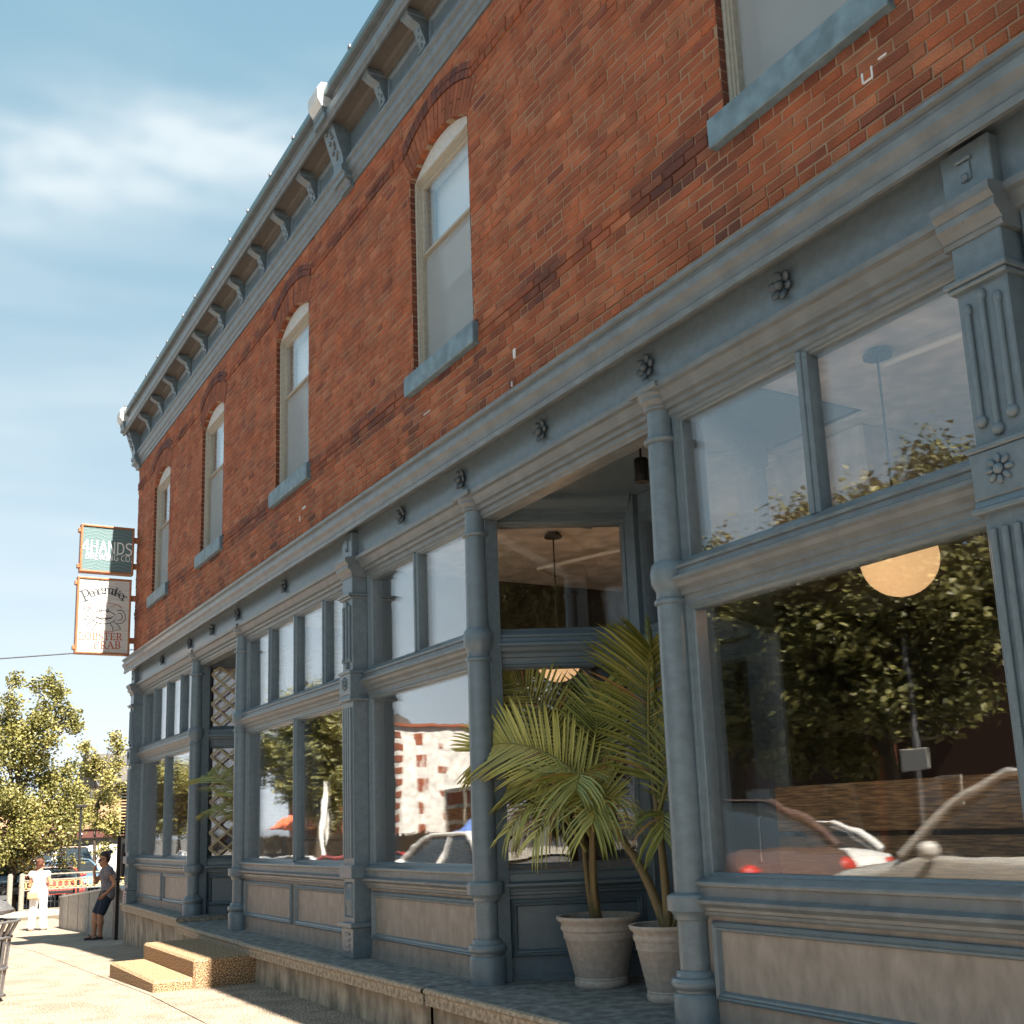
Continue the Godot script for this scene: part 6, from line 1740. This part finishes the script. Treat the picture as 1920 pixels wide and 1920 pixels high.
func make_far() -> void:
	var a := thing("corniced_brick_building", "dark brick building with pale stone cornice across the road, mirrored in the right window", "building", V(0, 0, 0))
	var m := MB.new(); m.box(-38, -16.4, -0.6, 6.5, 19.2, 30); m.box(-16.4, -7.5, -0.6, 5.6, 19.8, 30)
	part(a, "wall", m, M.dark_brick)
	var c := MB.new()
	for y in [[5.3, 5.9, 0.08], [5.9, 6.05, 0.2], [6.05, 6.25, 0.32], [6.25, 6.4, 0.42], [6.4, 6.75, 0.15]]: c.box(-38.0 - y[2], -16.4 + y[2], y[0], y[1], 19.2 - y[2], 19.6)
	for y in [[4.5, 5.1, 0.08], [5.1, 5.25, 0.2], [5.25, 5.45, 0.32], [5.45, 5.75, 0.12]]: c.box(-16.3, -7.5 + y[2], y[0], y[1], 19.8 - y[2], 20.2)
	part(a, "stone_cornice", c, M.lime)
	wall_openings(a, -37, -17, 19.2, [0.7, 3.4], 6, 1.1, 1.5, M.lime)
	wall_openings(a, -16, -8, 19.8, [1.0], 3, 1.1, 1.7, M.lime)
	var pc := MB.new(); pc.box(-19.4, -18.95, -0.2, 3.4, 17.6, 18.05)
	part(a, "porch_pier", pc, M.far_brick)
	var pb := MB.new()
	for y in [[3.4, 3.52, 0.03], [3.53, 3.65, 0.07], [3.66, 3.8, 0.12], [3.8, 4.1, -0.05]]: pb.box(-19.4 - y[2], -18.95 + y[2], y[0], y[1], 17.6 - y[2], 18.05 + y[2])
	pb.box(-23.0, -19.5, 3.5, 3.95, 17.7, 18.0); pb.box(-19.3, -19.0, 3.5, 3.9, 18.05, 19.2)
	part(a, "porch_entablature", pb, M.lime)
	var w := thing("white_house", "tall white rendered house wall with brick corner stones, mirrored left of the entrance", "building", V(0, 0, 0))
	m = MB.new(); m.box(-60.2, -55, -1, 6.9, 20.8, 30.5)
	part(w, "wall", m, M.stucco)
	for k in 12:
		var y := -0.6 + k * 0.62
		var q := MB.new(); q.box(-55.0, -54.97, y, y + 0.33, 20.78, 21.15)
		part(w, "corner_stone", q, M.far_brick)
		for e in [[22.0, 22.32], [22.3, 22.62]] if k % 2 else [[22.05, 22.55]]:
			var q2 := MB.new(); q2.box(-55.0, -54.97, y + (0.0 if k % 2 else 0.31), y + (0.33 if k % 2 else 0.60), e[0], e[1])
			part(w, "corner_stone", q2, M.far_brick)
		if k % 2 == 0:
			var q3 := MB.new(); q3.box(-55.0, -54.97, y, y + 0.33, 23.5, 23.8)
			part(w, "corner_stone", q3, M.far_brick)
	var rp := MB.new(); rp.box(-60.4, -54.8, 6.9, 7.05, 20.6, 30.7)
	part(w, "roof_edge", rp, M.far_brick)
	var s := thing("arcade_shop", "low brown shop with an arched gable and grey beams mirrored left of the entrance", "building", V(0, 0, 0))
	m = MB.new(); m.box(-52, -44, -0.8, 3.2, 22.5, 28)
	part(s, "wall", m, M.far_brick)
	var gb := MB.new()
	var poly := []
	for i in 13: poly.append(Vector2(cos(PI * i / 12) * 1.0, 3.2 + sin(PI * i / 12) * 1.7))
	gb.ext(poly, -45.5, -44.2, Basis(V(0, 0, 1), V(0, 1, 0), V(1, 0, 0)), V(0, 0, 25.2))
	part(s, "arched_gable", gb, M.trim_white)
	var bm := MB.new()
	for y in [1.6, 2.4, 3.2]: bm.box(-52.1, -43.9, y, y + 0.18, 22.2, 22.45)
	for x in [-51.9, -50, -48, -46, -44.1]: bm.box(x - 0.1, x + 0.1, -0.8, 3.4, 22.15, 22.4)
	part(s, "beams", bm, M.kerb)
	var u := thing("blue_umbrella", "blue parasol before the brown shop mirrored left of the entrance", "umbrella", V(-40.5, -0.6, 17.8))
	var um := MB.new(); um.lathe([Vector2(1.1, 1.75), Vector2(0.55, 2.15), Vector2(0.0, 2.4)], V(0, 0, 0), 8)
	part(u, "canopy", um, M.umbrella)
	var up := MB.new(); up.tube([V(0, 0, 0), V(0, 2.3, 0)], [0.03, 0.03], 6)
	part(u, "pole", up, M.white)
	var t := thing("awning_building", "brown gabled building with an orange awning mirrored beside the middle pilaster", "building", V(0, 0, 0))
	m = MB.new(); m.box(-70, -60.5, -1, 5.0, 20, 27)
	part(t, "wall", m, M.far_brick)
	var rf := MB.new(); rf.ext([Vector2(19.6, 5.0), Vector2(27.4, 5.0), Vector2(23.5, 8.2)], -70.3, -60.2, Basis(V(0, 0, 1), V(0, 1, 0), V(1, 0, 0)))
	part(t, "roof", rf, M.slate)
	var tw := MB.new(); tw.box(-64, -61.5, 5.0, 10.0, 20.5, 23)
	part(t, "tower", tw, M.stucco)
	var aw := MB.new(); aw.ext([Vector2(20.0, 2.7), Vector2(18.4, 1.7), Vector2(18.4, 1.6), Vector2(20.0, 2.5)], -69, -60.8, Basis(V(0, 0, 1), V(0, 1, 0), V(1, 0, 0)))
	part(t, "awning", aw, M.awning)
	var ae := MB.new(); ae.ext([Vector2(20.2, 2.7), Vector2(27, 2.7), Vector2(27, 2.5), Vector2(20.2, 2.5)], -60.5, -59.3, Basis(V(0, 0, 1), V(0, 1, 0), V(1, 0, 0)))
	part(t, "awning", ae, M.awning)
	wall_openings(t, -69, -61, 20, [3.2], 3, 1.2, 1.2, M.trim_white)
	var wf := thing("board_fence", "brown board fence across the road mirrored under the trees", "fence", V(0, 0, 0))
	for k in 130:
		var b := MB.new(); b.bev(-82.0 + k * 0.3, -81.72 + k * 0.3, -1.0, 1.25 + 0.05 * sin(k * 3.1), 18.0, 18.03, 0.004)
		part(wf, "board", b, M.fence_wood)
	# beyond the parking lot
	var r := thing("restaurant", "tan roofed restaurant with a dark red fascia and string lights behind the trees", "building", V(-72, gy(-72), 0))
	m = MB.new(); m.box(-8, 0, 0, 2.7, -17, -3); part(r, "wall", m, M.lime)
	var ro := MB.new(); ro.ext([Vector2(1.2, 2.9), Vector2(1.2, 3.05), Vector2(-3, 4.7), Vector2(-8, 3.0), Vector2(-8, 2.8)], -14.0, -2.5)
	part(r, "roof", ro, M.roof_tan)
	var fa := MB.new(); fa.box(0.9, 1.1, 2.4, 2.9, -13.8, -2.7); part(r, "fascia", fa, mat(lin(0.09, 0.025, 0.02), 0.7))
	var bl := MB.new()
	for k in 14: bl.ball(V(1.14, 2.62, -3.4 - k * 0.72), V(0.06, 0.06, 0.06), 8, 5)
	part(r, "string_lights", bl, M.white)
	for k in 5:
		var d := MB.new(); d.box(0.0, 0.06, 0.6, 2.0, -4.6 - k * 1.9, -3.6 - k * 1.9)
		part(r, "window", d, M.car_glass)
	var n := thing("balcony_house", "pale house with a dark balcony behind the young tree at the shopfront corner", "building", V(-76, gy(-76), 0))
	m = MB.new(); m.box(-8, 0, 0, 6.0, -22, -9.5); part(n, "wall", m, M.stucco)
	var nb := MB.new(); nb.box(-0.5, 1.0, 3.9, 4.6, -20, -10.2); part(n, "balcony", nb, mat(lin(0.05, 0.03, 0.025), 0.8))
	var nr := MB.new(); nr.ext([Vector2(1.4, 5.6), Vector2(-4, 8.0), Vector2(-9, 5.6)], -22.4, -9.2); part(n, "roof", nr, M.slate)
	for k in 4:
		var d := MB.new(); d.box(0.0, 0.06, 2.2, 3.4, -12.0 - k * 2.2, -11.0 - k * 2.2)
		part(n, "window", d, M.car_glass)
	var tr := thing("white_box_truck", "white box truck parked below the restaurant fascia", "truck", V(-62, gy(-62), -6.6))
	var tbm := MB.new(); tbm.bev(-1.1, 1.1, 0.6, 2.0, -4.2, -0.2, 0.04); part(tr, "box", tbm, M.white)
	var tc := MB.new(); tc.bev(-1.0, 1.0, 0.45, 1.9, -0.15, 1.2, 0.12); part(tr, "cab", tc, M.white)
	var tg := MB.new(); tg.box(1.0, 1.012, 1.2, 1.75, 0.0, 0.9); part(tr, "cab_window", tg, M.car_glass)
	for z in [-3.4, 0.5]:
		var wl := MB.new(); wl.xf = Transform3D(Basis(Vector3(0, 0, 1), -PI / 2), V(0.85, 0.4, z)); wl.lathe([Vector2(0, 0), Vector2(0.4, 0), Vector2(0.4, 0.2), Vector2(0, 0.2)], V(0, 0, 0), 16)
		part(tr, "wheel", wl, M.rubber)


# ---------------------------------------------------------------- sky
func make_sky() -> PanoramaSkyMaterial:
	var w := 1024; var h := 512
	var im := Image.create(w, h, false, Image.FORMAT_RGBAF)
	var n := FastNoiseLite.new(); n.seed = 4; n.frequency = 0.9; n.fractal_octaves = 5; n.noise_type = FastNoiseLite.TYPE_SIMPLEX_SMOOTH
	var n2 := FastNoiseLite.new(); n2.seed = 17; n2.frequency = 0.45; n2.fractal_octaves = 3
	for y in h:
		var el := PI / 2 - PI * (y + 0.5) / h
		var s := sin(el)
		for x in w:
			var ph := TAU * (x + 0.5) / w
			var d := Vector3(sin(ph) * cos(el), s, -cos(ph) * cos(el))
			var c := SKY_HI
			if s > 0.0:
				c = SKY_HI.lerp(SKY_LO, pow(1.0 - s, 3.2))
				# thin cirrus, drawn out along one wind direction
				var q := Vector2(d.x, d.z) / (s + 0.12)
				q += Vector2(n2.get_noise_2d(q.x, q.y), n2.get_noise_2d(q.y + 50, q.x)) * 0.35
				var v := n.get_noise_2d(q.x * 2.2 + q.y * 0.9, q.y * 0.55 - q.x * 0.2) * 0.5 + 0.5
				var k := clampf((v - 0.43) * 2.1, 0.0, 1.0)
				# the long streak above the corner of the roof
				var e := rad_to_deg(el); var az := rad_to_deg(atan2(d.z, -d.x))
				var wisp := n.get_noise_2d(az * 0.075 + e * 0.05, e * 0.42 - az * 0.03) * 0.6 + n.get_noise_2d(az * 0.3 + e * 0.25, e * 0.95) * 0.4
				v = clampf(v * 0.45 + 0.28 + wisp * 0.75, 0.0, 1.0)
				var streak := exp(-pow((e - 29.5 - (az + 4) * -0.22 - 1.2 * v) / 2.3, 2.0)) * exp(-pow((az + 8.0) / 17.0, 2.0))
				k = clampf(k * (0.20 + 0.4 * v) + streak * (0.05 + 1.05 * v), 0.0, 0.78)
				c = c.lerp(CLOUD, k)
			else:
				c = SKY_LO * 0.5
			im.set_pixel(x, y, Color(c.r, c.g, c.b, 1.0))
	var p := PanoramaSkyMaterial.new()
	p.panorama = ImageTexture.create_from_image(im)
	return p


const SKY_HI := Color(0.062, 0.116, 0.152)
const SKY_LO := Color(0.272, 0.296, 0.314)
const CLOUD := Color(0.215, 0.235, 0.243)


func _ready() -> void:
	rng.seed = 20240611
	cam = Camera3D.new()
	cam.name = "camera"
	add_child(cam)
	cam.position = Vector3(0, 1.62, 3.873)
	cam.rotation = Vector3(0.202045, 1.037511, -0.037127)
	cam.set_frustum(0.05 * 1920.0 / 2072.478, Vector2(0, 0.05 * 155.4012 / 2072.478), 0.05, 1500.0)
	cam.current = true
	var env := Environment.new()
	env.background_mode = Environment.BG_SKY
	var sky := Sky.new()
	sky.sky_material = make_sky()
	env.sky = sky
	env.tonemap_mode = Environment.TONE_MAPPER_LINEAR
	env.tonemap_exposure = 4.3
	env.sdfgi_enabled = true; env.ssao_enabled = true; env.ssil_enabled = true
	var we := WorldEnvironment.new(); we.name = "environment"; we.environment = env
	add_child(we)
	var sun := DirectionalLight3D.new()
	sun.name = "sun"
	add_child(sun)
	var e := deg_to_rad(54.0)
	var to_sun := Vector3(cos(e), sin(e), -0.04)
	sun.look_at_from_position(Vector3.ZERO, -to_sun, Vector3.UP)
	sun.light_color = Color(1.0, 0.96, 0.90); sun.light_energy = 1.6; sun.light_angular_distance = 0.5; sun.shadow_enabled = true
	make_materials()
	var sm := StandardMaterial3D.new()
	sm.albedo_color = Color(0.72, 0.74, 0.75, 0.40); sm.transparency = BaseMaterial3D.TRANSPARENCY_ALPHA; sm.roughness = 0.9; sm.cull_mode = BaseMaterial3D.CULL_DISABLED
	M.screen = sm
	make_street()
	make_building()
	make_far()
	make_inside()
	make_signs()
	make_palms()
	make_trees()
	make_people()
	make_cars()
